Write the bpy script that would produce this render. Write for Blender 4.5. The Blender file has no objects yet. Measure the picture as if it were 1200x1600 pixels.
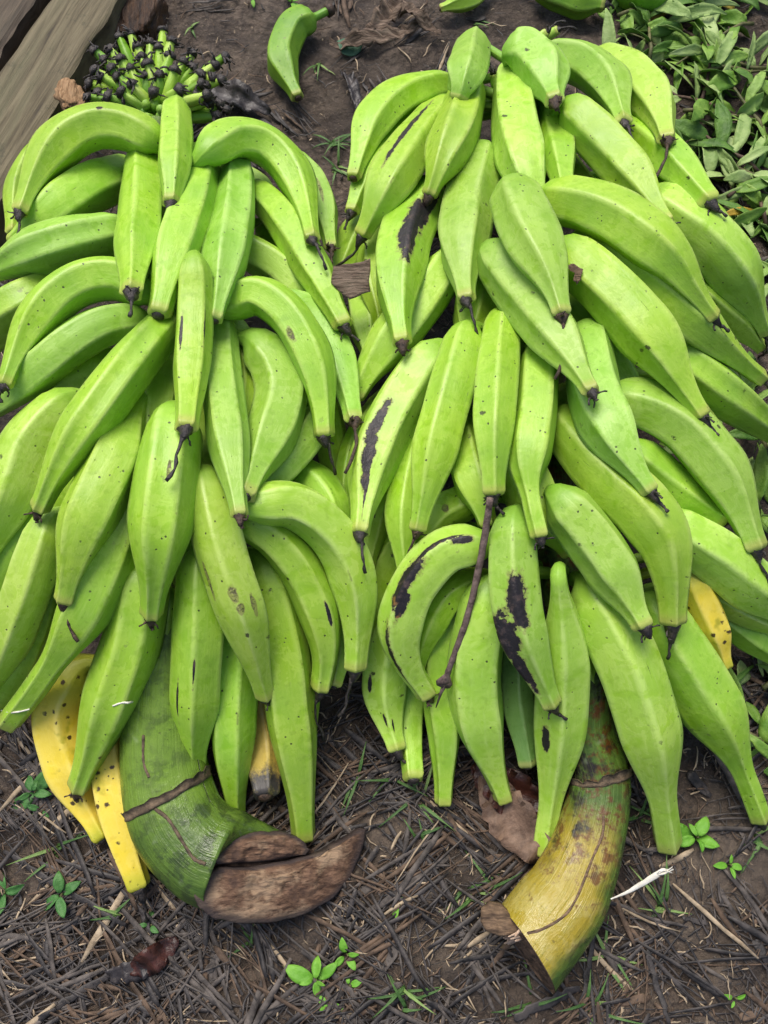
import bpy, bmesh, math, random
from math import sin, cos, pi, radians, tan, asin, sqrt, atan2
from mathutils import Vector, Matrix, noise
random.seed(11)
SC = bpy.context.scene
COL = SC.collection

# ------------------------------------------------------------------ camera, sky, sun, exposure
CAM_H, PITCH, VFOV = 0.95, radians(72), radians(62)
cd = bpy.data.cameras.new('camera'); cam = bpy.data.objects.new('camera', cd); COL.objects.link(cam)
cam.location = (0, 0, CAM_H); cam.rotation_euler = (pi/2 - PITCH, 0, 0)
cd.sensor_fit = 'VERTICAL'; cd.angle = VFOV; cd.clip_start = .01; cd.clip_end = 200
SC.camera = cam
SUN_EL, SUN_AZ = radians(62), radians(-22)       # azimuth measured from +Y towards +X
w = bpy.data.worlds.new('World'); SC.world = w; w.use_nodes = True
bg = w.node_tree.nodes['Background']; sk = w.node_tree.nodes.new('ShaderNodeTexSky')
sk.sky_type = 'NISHITA'; sk.sun_disc = False; sk.sun_elevation = SUN_EL; sk.sun_rotation = SUN_AZ
sk.air_density = 1.0; sk.dust_density = 4.0; sk.ozone_density = 1.0
w.node_tree.links.new(sk.outputs[0], bg.inputs[0]); bg.inputs[1].default_value = .085
sl = bpy.data.lights.new('sun', 'SUN'); so = bpy.data.objects.new('sun', sl); COL.objects.link(so)
sl.energy = 1.5; sl.angle = radians(32); sl.color = (1, .96, .9)
sd = Vector((cos(SUN_EL)*sin(SUN_AZ), cos(SUN_EL)*cos(SUN_AZ), sin(SUN_EL)))
so.rotation_euler = sd.to_track_quat('Z', 'Y').to_euler()
SC.render.engine = 'CYCLES'; SC.cycles.max_bounces = 6; SC.cycles.diffuse_bounces = 4; SC.cycles.glossy_bounces = 2; SC.cycles.transmission_bounces = 0
SC.view_settings.view_transform = 'Standard'; SC.view_settings.look = 'None'
SC.view_settings.gamma = 1; SC.view_settings.exposure = 0.97

# ------------------------------------------------------------------ helpers
FPX = 800/tan(VFOV/2)
def ray(px, py):
    return Vector((0, cos(PITCH), -sin(PITCH))) + Vector((1,0,0))*((px-600)/FPX) + Vector((0, sin(PITCH), cos(PITCH)))*((800-py)/FPX)
def at(px, py, z=0.0):                            # a place on the ground (or at height z) seen at that spot of the photograph
    r = ray(px, py); return Vector((0,0,CAM_H)) + r*((z-CAM_H)/r.z)
def gh(x, y):                                     # height of the trodden mud
    a = noise.fractal(Vector((x*3.1, y*3.1, 1.7)), 1.0, 2.0, 3)*.010
    b = noise.fractal(Vector((x*16, y*16, 5.1)), .9, 2.0, 4)*.0065
    c = max(0, noise.noise(Vector((x*42, y*42, 9.3))))**1.5*.016
    return a + b + c - .006
def gat(px, py, dz=0.0):
    p = at(px, py); p.z = gh(p.x, p.y) + dz; return p
def rnd(a, b): return random.uniform(a, b)
def smooth(me):
    for p in me.polygons: p.use_smooth = True
def obj(name, verts, faces, mat, parent=None, uv=None, attr=None, sm=True, mi=None):
    me = bpy.data.meshes.new(name); me.from_pydata([tuple(v) for v in verts], [], faces)
    for m in (mat if isinstance(mat, list) else [mat]): me.materials.append(m)
    if sm: smooth(me)
    if mi: me.polygons.foreach_set('material_index', mi)
    if uv:
        l = me.uv_layers.new(name='UVMap')
        for p in me.polygons:
            us = [uv[i] for i in p.vertices]
            seam = max(u[0] for u in us) - min(u[0] for u in us) > .5
            for li, u in zip(p.loop_indices, us):
                l.data[li].uv = (u[0]+1 if seam and u[0] < .5 else u[0], u[1])
    if attr:
        for k, vals in attr.items():
            a = me.attributes.new(k, 'FLOAT', 'POINT'); a.data.foreach_set('value', vals)
    me.update()
    o = bpy.data.objects.new(name, me); COL.objects.link(o)
    if parent: o.parent = parent
    return o
def tag(o, label=None, cat=None, group=None, kind=None):
    if label: o['label'] = label
    if cat: o['category'] = cat
    if group: o['group'] = group
    if kind: o['kind'] = kind
    return o
def empty(name, loc=(0,0,0)):
    o = bpy.data.objects.new(name, None); COL.objects.link(o); o.location = loc; o.empty_display_size = .05; return o
def catmull(P, n):
    P = [Vector(p) for p in P]; E = [P[0]*2-P[1]] + P + [P[-1]*2-P[-2]]; out = []
    for k in range(n):
        t = k/(n-1)*(len(P)-1); i = min(int(t), len(P)-2); t -= i
        a, b, c, d = E[i:i+4]
        out.append(.5*((2*b)+(c-a)*t+(2*a-5*b+4*c-d)*t*t+(-a+3*b-3*c+d)*t**3))
    return out
def frames(path, up=Vector((0,-.3,1))):
    n = len(path); T = []
    for i in range(n):
        T.append((path[min(i+1,n-1)]-path[max(i-1,0)]).normalized())
    best = min(range(n), key=lambda i: abs(T[i].dot(up.normalized())))
    N = [None]*n; N[best] = (up-T[best]*up.dot(T[best])).normalized()
    for i in list(range(best+1, n)): N[i] = (N[i-1]-T[i]*N[i-1].dot(T[i])).normalized()
    for i in range(best-1, -1, -1): N[i] = (N[i+1]-T[i]*N[i+1].dot(T[i])).normalized()
    return T, N, [T[i].cross(N[i]) for i in range(n)]
class MB:                                          # collects shapes of ONE object
    def __init__(s): s.v = []; s.f = []; s.mi = []
    def tube(s, path, radii, seg=6, mi=0, cap=True, flat=1.0, jitter=0):
        T, N, B = frames(path); b0 = len(s.v)
        for p, r, n, b in zip(path, radii, N, B):
            for k in range(seg):
                a = 2*pi*k/seg; rr = r*(1+rnd(-jitter, jitter))
                s.v.append(p + n*cos(a)*rr*flat + b*sin(a)*rr)
        for i in range(len(path)-1):
            for k in range(seg):
                s.f.append((b0+i*seg+k, b0+i*seg+(k+1)%seg, b0+(i+1)*seg+(k+1)%seg, b0+(i+1)*seg+k)); s.mi.append(mi)
        if cap:
            s.f.append(tuple(b0+k for k in range(seg))[::-1]); s.mi.append(mi)
            e = b0+(len(path)-1)*seg; s.f.append(tuple(e+k for k in range(seg))); s.mi.append(mi)
    def blade(s, path, widths, nor, mi=0, fold=.15, thick=.0004):   # a leaf blade with a folded midrib and a thickness
        b0 = len(s.v); n = len(path)
        for i, (p, wd) in enumerate(zip(path, widths)):
            T = (path[min(i+1,n-1)]-path[max(i-1,0)]).normalized(); sd = T.cross(nor).normalized(); up = sd.cross(T).normalized()
            for q in (-1, -.5, 0, .5, 1):
                s.v.append(p + sd*wd*q + up*abs(q)*wd*fold)
            for q in (1, .5, 0, -.5, -1):
                s.v.append(p + sd*wd*q + up*(abs(q)*wd*fold - thick))
        for i in range(n-1):
            for k in range(10):
                s.f.append((b0+i*10+k, b0+i*10+(k+1)%10, b0+(i+1)*10+(k+1)%10, b0+(i+1)*10+k)); s.mi.append(mi)
        s.f.append(tuple(b0+k for k in range(10))[::-1]); s.mi.append(mi)
        s.f.append(tuple(b0+(n-1)*10+k for k in range(10))); s.mi.append(mi)
    def build(s, name, mat, parent=None, sm=True):
        return obj(name, s.v, s.f, mat, parent, sm=sm, mi=s.mi)
def sstep(a, b, x):
    t = min(1, max(0, (x-a)/(b-a))); return t*t*(3-2*t)

# ------------------------------------------------------------------ material helpers
class NT:
    def __init__(s, name):
        s.m = bpy.data.materials.new(name); s.m.use_nodes = True; s.t = s.m.node_tree
        s.b = s.t.nodes['Principled BSDF']
    def n(s, ty, **kw):
        x = s.t.nodes.new(ty)
        for k, v in kw.items(): setattr(x, k, v)
        return x
    def L(s, a, b): s.t.links.new(a, b)
    def val(s, sock, v):
        if hasattr(v, 'is_output'): s.L(v, sock)
        elif isinstance(v, (tuple, list)) and len(v) == 3 and sock.type == 'RGBA': sock.default_value = (*v, 1)
        else: sock.default_value = v
    def math(s, op, a, b=0.0, c=0.0, clamp=False):
        x = s.n('ShaderNodeMath', operation=op, use_clamp=clamp)
        s.val(x.inputs[0], a); s.val(x.inputs[1], b); s.val(x.inputs[2], c); return x.outputs[0]
    def ramp(s, v, a, b, lo=0.0, hi=1.0):
        x = s.n('ShaderNodeMapRange', interpolation_type='SMOOTHSTEP', clamp=True)
        s.val(x.inputs[0], v); x.inputs[1].default_value = a; x.inputs[2].default_value = b; x.inputs[3].default_value = lo; x.inputs[4].default_value = hi
        return x.outputs[0]
    def mix(s, f, a, b):
        x = s.n('ShaderNodeMix', data_type='RGBA'); s.val(x.inputs[0], f); s.val(x.inputs[6], a); s.val(x.inputs[7], b); return x.outputs[2]
    def noise(s, vec, scale, detail=3, rough=.55, dist=0.0):
        x = s.n('ShaderNodeTexNoise'); s.L(vec, x.inputs['Vector']); x.inputs['Scale'].default_value = scale
        x.inputs['Detail'].default_value = detail; x.inputs['Roughness'].default_value = rough; x.inputs['Distortion'].default_value = dist
        return x.outputs[0]
    def voro(s, vec, scale, feature='F1'):
        x = s.n('ShaderNodeTexVoronoi', feature=feature); s.L(vec, x.inputs['Vector']); x.inputs['Scale'].default_value = scale; return x
    def bump(s, h, strength=.3, dist=.002):
        x = s.n('ShaderNodeBump'); s.L(h, x.inputs['Height']); x.inputs['Strength'].default_value = strength; x.inputs['Distance'].default_value = dist
        s.L(x.outputs[0], s.b.inputs['Normal'])
    def objco(s, scale=(1,1,1), off=True):
        tc = s.n('ShaderNodeTexCoord'); m = s.n('ShaderNodeMapping'); m.inputs['Scale'].default_value = scale
        s.L(tc.outputs['Object'], m.inputs[0]); return m.outputs[0]
    def uvco(s, scale=(1,1,1)):
        tc = s.n('ShaderNodeTexCoord'); m = s.n('ShaderNodeMapping'); m.inputs['Scale'].default_value = scale
        s.L(tc.outputs['UV'], m.inputs[0]); return m.outputs[0]
    def fin(s, col, rough=.5, spec=.4):
        s.val(s.b.inputs['Base Color'], col); s.val(s.b.inputs['Roughness'], rough); s.val(s.b.inputs['Specular IOR Level'], spec); return s.m

TONES = {'n': ((.215,.445,.012), (.385,.600,.085), (.54,.70,.19)), 'p': ((.265,.500,.020), (.470,.665,.140), (.60,.76,.25)),
         'b': ((.195,.420,.020), (.365,.580,.125), (.50,.67,.22)), 'd': ((.10,.24,.04), (.17,.33,.09), (.26,.40,.14)),
         'y': ((.78,.55,.040), (.84,.64,.12), (.88,.72,.22)), 'r': ((.55,.33,.06), (.66,.44,.12), (.72,.54,.2)),
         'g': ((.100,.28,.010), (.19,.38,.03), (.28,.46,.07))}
def skin(name, tone, scars=()):
    s = NT(name); A, B, Cc = TONES[tone]
    oc = s.objco(); uv = s.uvco()
    sep = s.n('ShaderNodeSeparateXYZ'); s.L(uv, sep.inputs[0]); u, v = sep.outputs[0], sep.outputs[1]
    oi = s.n('ShaderNodeObjectInfo').outputs['Random']
    at_ = s.n('ShaderNodeAttribute', attribute_name='ridge').outputs['Fac']
    sv = s.uvco((9, 2.0, 1)); addv = s.n('ShaderNodeVectorMath', operation='ADD'); s.L(sv, addv.inputs[0])
    cmb = s.n('ShaderNodeCombineXYZ'); s.L(s.math('MULTIPLY', oi, 37), cmb.inputs[2]); s.L(cmb.outputs[0], addv.inputs[1]); sv = addv.outputs[0]
    big = s.noise(oc, 16, 3, .6); blot = s.noise(oc, 48, 4, .62, .6); fine = s.noise(oc, 300, 3, .6)
    streak = s.noise(sv, 3.2, 4, .6)
    bloom = s.ramp(s.math('ADD', s.math('MULTIPLY', big, .6), s.math('MULTIPLY', blot, .5)), .43, .60)
    col = s.mix(s.math('ADD', s.math('MULTIPLY', bloom, .62), s.math('MULTIPLY', streak, .16)), A, B)
    sharp = s.ramp(s.math('ADD', blot, s.math('MULTIPLY', streak, .35)), .68, .71)            # rubbed patches of bloom
    col = s.mix(s.math('MULTIPLY', sharp, .5), col, A)
    col = s.mix(s.math('MULTIPLY', s.ramp(streak, .52, .76), .18), col, Cc)
    col = s.mix(s.math('MULTIPLY', s.math('MULTIPLY', at_, s.ramp(blot, .3, .6, .1, 1)), .5), col, Cc)
    mott = s.ramp(s.noise(oc, 120, 2, .5), .58, .70)
    col = s.mix(s.math('MULTIPLY', mott, .24), col, tuple(c*.62 for c in A))
    hs = s.n('ShaderNodeHueSaturation'); s.val(hs.inputs['Hue'], s.math('ADD', s.math('MULTIPLY', oi, .014), .506 if tone in 'yr' else .4865)); s.val(hs.inputs['Saturation'], s.math('ADD', s.math('MULTIPLY', big, .25), .875))
    s.val(hs.inputs['Value'], s.math('ADD', s.math('MULTIPLY', oi, .16), .92)); s.L(col, hs.inputs['Color']); col = hs.outputs[0]
    col = s.mix(s.ramp(v, .955, 1.0, 0, .45), col, (.40,.33,.10))
    col = s.mix(s.ramp(v, .06, -.05, 0, .6), col, (.14,.33,.03))
    # specks, latex dots and scratches of the skin itself
    vo = s.voro(oc, 105); sp = s.ramp(s.math('ADD', vo.outputs['Distance'], s.math('MULTIPLY', s.noise(oc, 330, 3, .7), .30)), .275, .22)
    sp = s.math('MULTIPLY', sp, s.ramp(s.noise(oc, 31, 2), .45, .56))
    v2 = s.voro(oc, 36); sp2 = s.math('MULTIPLY', s.ramp(s.math('ADD', v2.outputs['Distance'], s.math('MULTIPLY', s.noise(oc, 260, 3, .7), .30)), .26, .21), s.ramp(s.noise(oc, 13, 2), .56, .62))
    scv = s.uvco((60, 7, 1)); av2 = s.n('ShaderNodeVectorMath', operation='ADD'); s.L(scv, av2.inputs[0]); s.L(cmb.outputs[0], av2.inputs[1])
    scr = s.math('MULTIPLY', s.ramp(s.noise(av2.outputs[0], 1.0, 5, .7, .3), .675, .715), s.ramp(s.noise(oc, 22, 2), .42, .54))
    dark = s.math('MAXIMUM', s.math('MAXIMUM', sp, sp2), scr)
    col = s.mix(s.math('MULTIPLY', dark, .88), col, (.030,.026,.012))
    rub = s.math('MULTIPLY', s.ramp(s.math('ADD', s.noise(oc, 65, 6, .75), s.math('MULTIPLY', streak, .15)), .715, .77), s.ramp(s.noise(oc, 12, 2), .46, .58))
    col = s.mix(s.math('MULTIPLY', rub, .55), col, (.13,.125,.05))
    # edges along ridges go brown where rubbed
    col = s.mix(s.math('MULTIPLY', s.math('MULTIPLY', s.ramp(at_, .55, .95), s.ramp(s.noise(oc, 40, 4, .7), .60, .66)), .55), col, (.12,.11,.03))
    rough = s.math('ADD', s.math('MULTIPLY', blot, .36), .27)
    if tone == 'y':
        col = s.mix(s.ramp(s.noise(oc, 30, 3), .58, .68, 0, .8), col, (.36,.34,.02))
        col = s.mix(s.ramp(v, .88, .98, 0, .7), col, (.40,.42,.02)); col = s.mix(s.ramp(v, .22, .02, 0, .6), col, (.38,.42,.03)); fl = s.voro(oc, 75); col = s.mix(s.math('MULTIPLY', s.ramp(s.math('ADD', fl.outputs['Distance'], s.math('MULTIPLY', s.noise(oc, 170, 4, .75), .5)), .47, .37), s.ramp(s.noise(oc, 18, 2), .38, .48)), col, (.07,.045,.015))
    if tone == 'r':
        rot = s.ramp(s.math('ADD', v, s.math('MULTIPLY', s.math('SUBTRACT', s.noise(oc, 45, 5, .75), .5), .9)), .74, 1.02)
        col = s.mix(rot, col, s.mix(s.noise(oc, 120, 4), (.012,.011,.012), (.10,.09,.085)))
    if scars:
        rag = s.math('MULTIPLY', s.math('SUBTRACT', s.noise(oc, 75, 6, .72), .5), 2.0)
        tot = None
        brn = None
        for (v0, o0, hl, hw) in scars:
            th = .5 - asin(max(-.98, min(.98, o0)))/(2*pi)
            du = s.math('DIVIDE', s.math('SUBTRACT', u, th), hw/(2*pi)); dv = s.math('DIVIDE', s.math('SUBTRACT', v, v0), hl)
            e = s.math('SQRT', s.math('ADD', s.math('MULTIPLY', du, du), s.math('MULTIPLY', dv, dv)))
            eb = s.ramp(s.math('ADD', e, s.math('MULTIPLY', rag, 1.25)), 1.32, .98); brn = eb if brn is None else s.math('MAXIMUM', brn, eb)
            e = s.ramp(s.math('ADD', e, rag), 1.02, .93)
            tot = e if tot is None else s.math('MAXIMUM', tot, e)
        halo = tot
        sc_ = s.mix(s.ramp(s.noise(oc, 90, 4, .7), .50, .72), (.014,.011,.012), (.075,.050,.042))
        sc_ = s.mix(s.ramp(s.noise(oc, 42, 3, .6), .66, .72), sc_, (.20,.10,.03))
        col = s.mix(s.math('MULTIPLY', brn, .62), col, (.20,.16,.06))
        if name.endswith('bruised'): tot = s.math('MULTIPLY', tot, s.ramp(s.noise(oc, 150, 4, .7), .40, .62)); sc_ = s.mix(.5, sc_, (.11,.055,.06))
        col = s.mix(s.math('MULTIPLY', tot, .75) if name.endswith('bruised') else tot, col, sc_); rough = s.mix(tot, rough, s.math('ADD', s.math('MULTIPLY', fine, .3), .35))
    s.fin(col, rough, .45)
    h = s.math('ADD', s.math('MULTIPLY', blot, .5), s.math('MULTIPLY', fine, .22))
    h = s.math('ADD', h, s.math('MULTIPLY', s.noise(sv, 8, 3, .6), .22))
    h = s.math('ADD', h, s.math('MULTIPLY', dark, -.35))
    if scars: h = s.math('SUBTRACT', h, s.math('MULTIPLY', tot, s.math('ADD', s.math('MULTIPLY', s.noise(oc, 130, 4, .7), 1.4), .5)))
    s.bump(h, .5, .0018)
    return s.m
def simple(name, c1, c2, scale=40, rough=.6, spec=.3, bump=.4, bd=.002, stretch=(1,1,1), c3=None, s3=12, t3=(.58,.66)):
    s = NT(name); oc = s.objco(stretch); oc0 = s.objco()
    col = s.mix(s.ramp(s.noise(oc, scale, 5, .65), .3, .7), c1, c2)
    if c3: col = s.mix(s.ramp(s.noise(oc0, s3, 4, .65), *t3), col, c3)
    s.fin(col, rough, spec); s.bump(s.noise(oc, scale*1.7, 5, .65), bump, bd); return s.m
M_TIP = simple('withered_black', (.010,.009,.010), (.055,.042,.034), 220, .42, .5, .8, .002)
M_TIPB = simple('withered_brown', (.020,.013,.010), (.10,.062,.040), 260, .55, .4, .8, .002)

# ------------------------------------------------------------------ the mud, one sheet to the horizon
def axis(lo, hi, step, far):
    a = [lo + step*i for i in range(int((hi-lo)/step)+1)]
    e, g = [], step
    x = a[-1]
    while x < far: g *= 1.6; x += g; e.append(x)
    f, g = [], step; x = a[0]
    while x > -far: g *= 1.6; x -= g; f.append(x)
    return f[::-1] + a + e
XS = axis(-.85, .85, .0055, 60); YS = axis(-.30, 1.35, .0055, 60)
gv = []
for y in YS:
    for x in XS:
        gv.append((x, y, gh(x, y) if abs(x) < 3 and abs(y) < 3 else -.006))
nx = len(XS)
gf = [(j*nx+i, j*nx+i+1, (j+1)*nx+i+1, (j+1)*nx+i) for j in range(len(YS)-1) for i in range(nx-1)]
s = NT('mud'); oc = s.objco()
mc = s.mix(s.ramp(s.noise(oc, 9, 5, .6), .35, .65), (.070,.053,.041), (.185,.142,.108))
mc = s.mix(s.ramp(s.noise(oc, 60, 5, .7), .42, .62, 0, .75), mc, (.055,.042,.034))
mc = s.mix(s.ramp(s.noise(oc, 4, 4, .6), .55, .68, 0, .55), mc, (.200,.158,.120))
mc = s.mix(s.ramp(s.noise(oc, 200, 3, .6), .60, .72, 0, .6), mc, (.30,.24,.17))
s.fin(mc, s.ramp(s.noise(oc, 14, 4, .6), .35, .65, .42, .85), .35)
hh = s.math('ADD', s.math('MULTIPLY', s.noise(oc, 45, 8, .75), 1.3), s.math('MULTIPLY', s.voro(oc, 110).outputs['Distance'], .35))
s.bump(hh, 1.0, .012); M_MUD = s.m
tag(obj('ground', gv, gf, M_MUD), kind='structure')

# ------------------------------------------------------------------ planks
def wood(name, c1, c2, c3, ang):
    s = NT(name); tc = s.n('ShaderNodeTexCoord'); m = s.n('ShaderNodeMapping'); s.L(tc.outputs['Object'], m.inputs[0])
    m.inputs['Rotation'].default_value = (0, 0, -ang); m2 = s.n('ShaderNodeMapping'); s.L(m.outputs[0], m2.inputs[0]); m2.inputs['Scale'].default_value = (7, 130, 40)
    g = s.noise(m2.outputs[0], 1.0, 6, .65, .4); m3 = s.n('ShaderNodeMapping'); s.L(m.outputs[0], m3.inputs[0]); m3.inputs['Scale'].default_value = (2, 22, 10)
    g2 = s.noise(m3.outputs[0], 1.0, 4, .6, 1.0); oc = s.objco()
    col = s.mix(s.ramp(g, .3, .68), c1, c2); col = s.mix(s.ramp(g2, .45, .7, 0, .7), col, c3)
    col = s.mix(s.ramp(s.noise(oc, 25, 5, .7), .58, .7, 0, .6), col, (.05,.05,.03))
    col = s.mix(s.ramp(g, .37, .31, 0, .8), col, (.035,.028,.02))
    s.fin(col, .72, .3); s.bump(s.math('ADD', g, s.math('MULTIPLY', g2, .6)), .9, .004); return s.m
def plank(name, quad, z0, th, mat, label, group):
    A, B, C_, D = [Vector(q) for q in quad]         # A-B one long edge, D-C the other
    n, m = 60, 16; vs, fs = [], []
    def top(a, b):
        p = A.lerp(B, a).lerp(D.lerp(C_, a), b)
        e = min(b, 1-b)*(D-A).length
        z = z0 + noise.fractal(Vector((p.x*9, p.y*9, z0*50)), 1, 2, 3)*.003 - max(0, .006-e)**2*90
        side = (noise.noise(Vector((a*14, b*3, z0*9)))*.006) * (1 if b > .5 else -1) * (abs(b-.5)*2)**6
        return p + (D-A).normalized()*side + Vector((0,0,z-p.z))
    for i in range(n+1):
        for j in range(m+1): vs.append(top(i/n, j/m))
    k = len(vs)
    for i in range(n+1):
        for j in range(m+1):
            v = top(i/n, j/m); vs.append(Vector((v.x, v.y, z0-th)))
    w_ = m+1
    for i in range(n):
        for j in range(m):
            a = i*w_+j; fs.append((a, a+1, a+w_+1, a+w_)[::-1]); fs.append((k+a, k+a+1, k+a+w_+1, k+a+w_))
        for j in (0, m):
            a = i*w_+j; fs.append((a, a+w_, k+a+w_, k+a) if j else (a, k+a, k+a+w_, a+w_)[::1])
    for i in (0, n):
        for j in range(m):
            a = i*w_+j; fs.append((a, a+1, k+a+1, k+a))
    o = obj(name, vs, fs, mat, sm=False)
    bm = bmesh.new(); bm.from_mesh(o.data); bmesh.ops.recalc_face_normals(bm, faces=bm.faces); bm.to_mesh(o.data); bm.free()
    return tag(o, label, 'plank', group)
q1 = [at(181,0,.055)+ (at(181,0,.055)-at(4,300,.055))*.6, at(4,300,.055)-(at(181,0,.055)-at(4,300,.055))*.25, at(-140,300,.055)-(at(78,0,.055)-at(-140,300,.055))*.25, at(78,0,.055)+(at(78,0,.055)-at(-140,300,.055))*.6]
d1 = q1[0]-q1[1]; ang1 = atan2(d1.y, d1.x)
M_W1 = wood('weathered_wood', (.070,.055,.030), (.185,.155,.092), (.115,.108,.058), ang1)
M_W2 = wood('dark_wet_wood', (.045,.034,.024), (.120,.090,.060), (.075,.066,.044), ang1)
plank('wooden_plank', q1, .055, .05, M_W1, 'wide weathered grey-brown plank nearest the left plantain bunch', 'planks at the upper left')
q2 = [at(50,0,.05)+(at(50,0,.05)-at(-90,230,.05))*.6, at(-90,230,.05), at(-260,200,.05), at(-110,0,.05)+(at(-110,0,.05)-at(-260,200,.05))*.6]
plank('wooden_plank', q2, .048, .045, M_W2, 'darker wet plank in the corner, beyond the narrow gap from the wide plank', 'planks at the upper left')
# rotten chunk of wood behind the small fingers
def lump(name, c, size, mat, label, cat, rough=.35, rot=0, seed=0):
    bm = bmesh.new(); bmesh.ops.create_icosphere(bm, subdivisions=4, radius=1)
    for v in bm.verts:
        p = v.co.copy(); q = Vector((abs(p.x)**.6*(1 if p.x > 0 else -1), abs(p.y)**.6*(1 if p.y > 0 else -1), abs(p.z)**.6*(1 if p.z > 0 else -1)))
        q *= 1 + rough*noise.fractal(p*1.7+Vector((seed,0,0)), 1, 2, 4)
        q.y *= 1 + .0; v.co = Matrix.Rotation(rot, 3, 'Z') @ Vector((q.x*size[0], q.y*size[1], q.z*size[2])) + c
    me = bpy.data.meshes.new(name); bm.to_mesh(me); bm.free(); smooth(me); me.materials.append(mat)
    o = bpy.data.objects.new(name, me); COL.objects.link(o); return tag(o, label, cat)
lump('wood_chunk', at(222,28,.012), (.050,.026,.022), simple('rotten_wood', (.016,.009,.006), (.095,.048,.022), 30, .5, .4, .9, .006, (6,1,1)), 'dark wet rotten wood chunk beyond the shrivelled small fingers', 'wood', .3, 1.3, 3)
lump('wood_chip', at(112,152,.07), (.016,.022,.010), simple('fresh_wood', (.20,.115,.055), (.42,.27,.15), 60, .8, .2, .9, .003, (5,1,1)), 'pale broken wood chip on the plank edge beside the small black-tipped fingers', 'wood chip', .4, .5, 8)

# ------------------------------------------------------------------ plantains
SCARS = {'R2a': [(.22,-.05,.16,.30),(.42,-.40,.17,.36)], 'R3a': [(.50,-.38,.14,.20),(.66,-.28,.16,.22),(.80,-.15,.13,.12)], 'R1k': [(.36,-.80,.24,.14)],
 'R4a': [(.08,-.35,.05,.16),(.22,-.55,.13,.12),(.40,-.45,.12,.36),(.50,-.10,.07,.22),(.78,-.55,.16,.26)], 'R4b': [(.40,-.05,.13,.42),(.58,-.70,.14,.50),(.74,-.70,.17,.30)],
 'L3c': [(.50,.10,.035,.17),(.56,.2,.02,.16),(.42,-.85,.075,.12),(.57,.75,.04,.12)], 'L2f': [(.48,-.40,.10,.07),(.42,.75,.12,.06)], 'L2h': [(.50,-.45,.035,.15)],
 'L3d': [(.62,.35,.06,.07)], 'R5e': [(.56,-.75,.045,.25)], 'R5a': [(.52,-.7,.06,.10),(.8,-.2,.05,.09),(.85,.3,.05,.09)], 'L1a': [(.30,-.35,.02,.14)], 'R3p': [(.3,-.2,.05,.2)],
 'L3b': [(.30,.3,.04,.06)], 'L1j': [(.5,.3,.12,.12)], 'L4b': [(.55,-.65,.08,.07),(.42,.1,.05,.05)]}
SLABEL = {'R2a': 'green plantain with a long black scar down its middle', 'R3a': 'pale green plantain with a black streak along its left edge', 'R4a': 'curved pale plantain with black patches on its outer edge',
 'R4b': 'green plantain with a large black patch and scarred left edge', 'LY1': 'broad ripe yellow plantain under the green ones', 'LY2': 'slim ripe yellow plantain with speckled greenish tip', 'LY3': 'overripe orange plantain with a rotten black end', 'R5h': 'ripe yellow plantain under the green ones', 'L3c': 'green plantain with a purple bruise'}
MATS = {k: skin('plantain_skin_'+n_, k) for k, n_ in (('n','green'),('p','pale'),('b','bloomy'),('d','dull'),('y','ripe'),('r','overripe'),('g','dark_green'))}  # g is a darker green, for loose plantains and some small fingers
def prof(v, tr, ns, ne, pt):
    b = .30+.70*sstep(-.02,.30,v) if pt else .62+.32*sstep(-.06,.08,v)+.06*sstep(.05,.3,v)
    return b*(1-(1-tr)*sstep(ns, ne, v))
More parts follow.
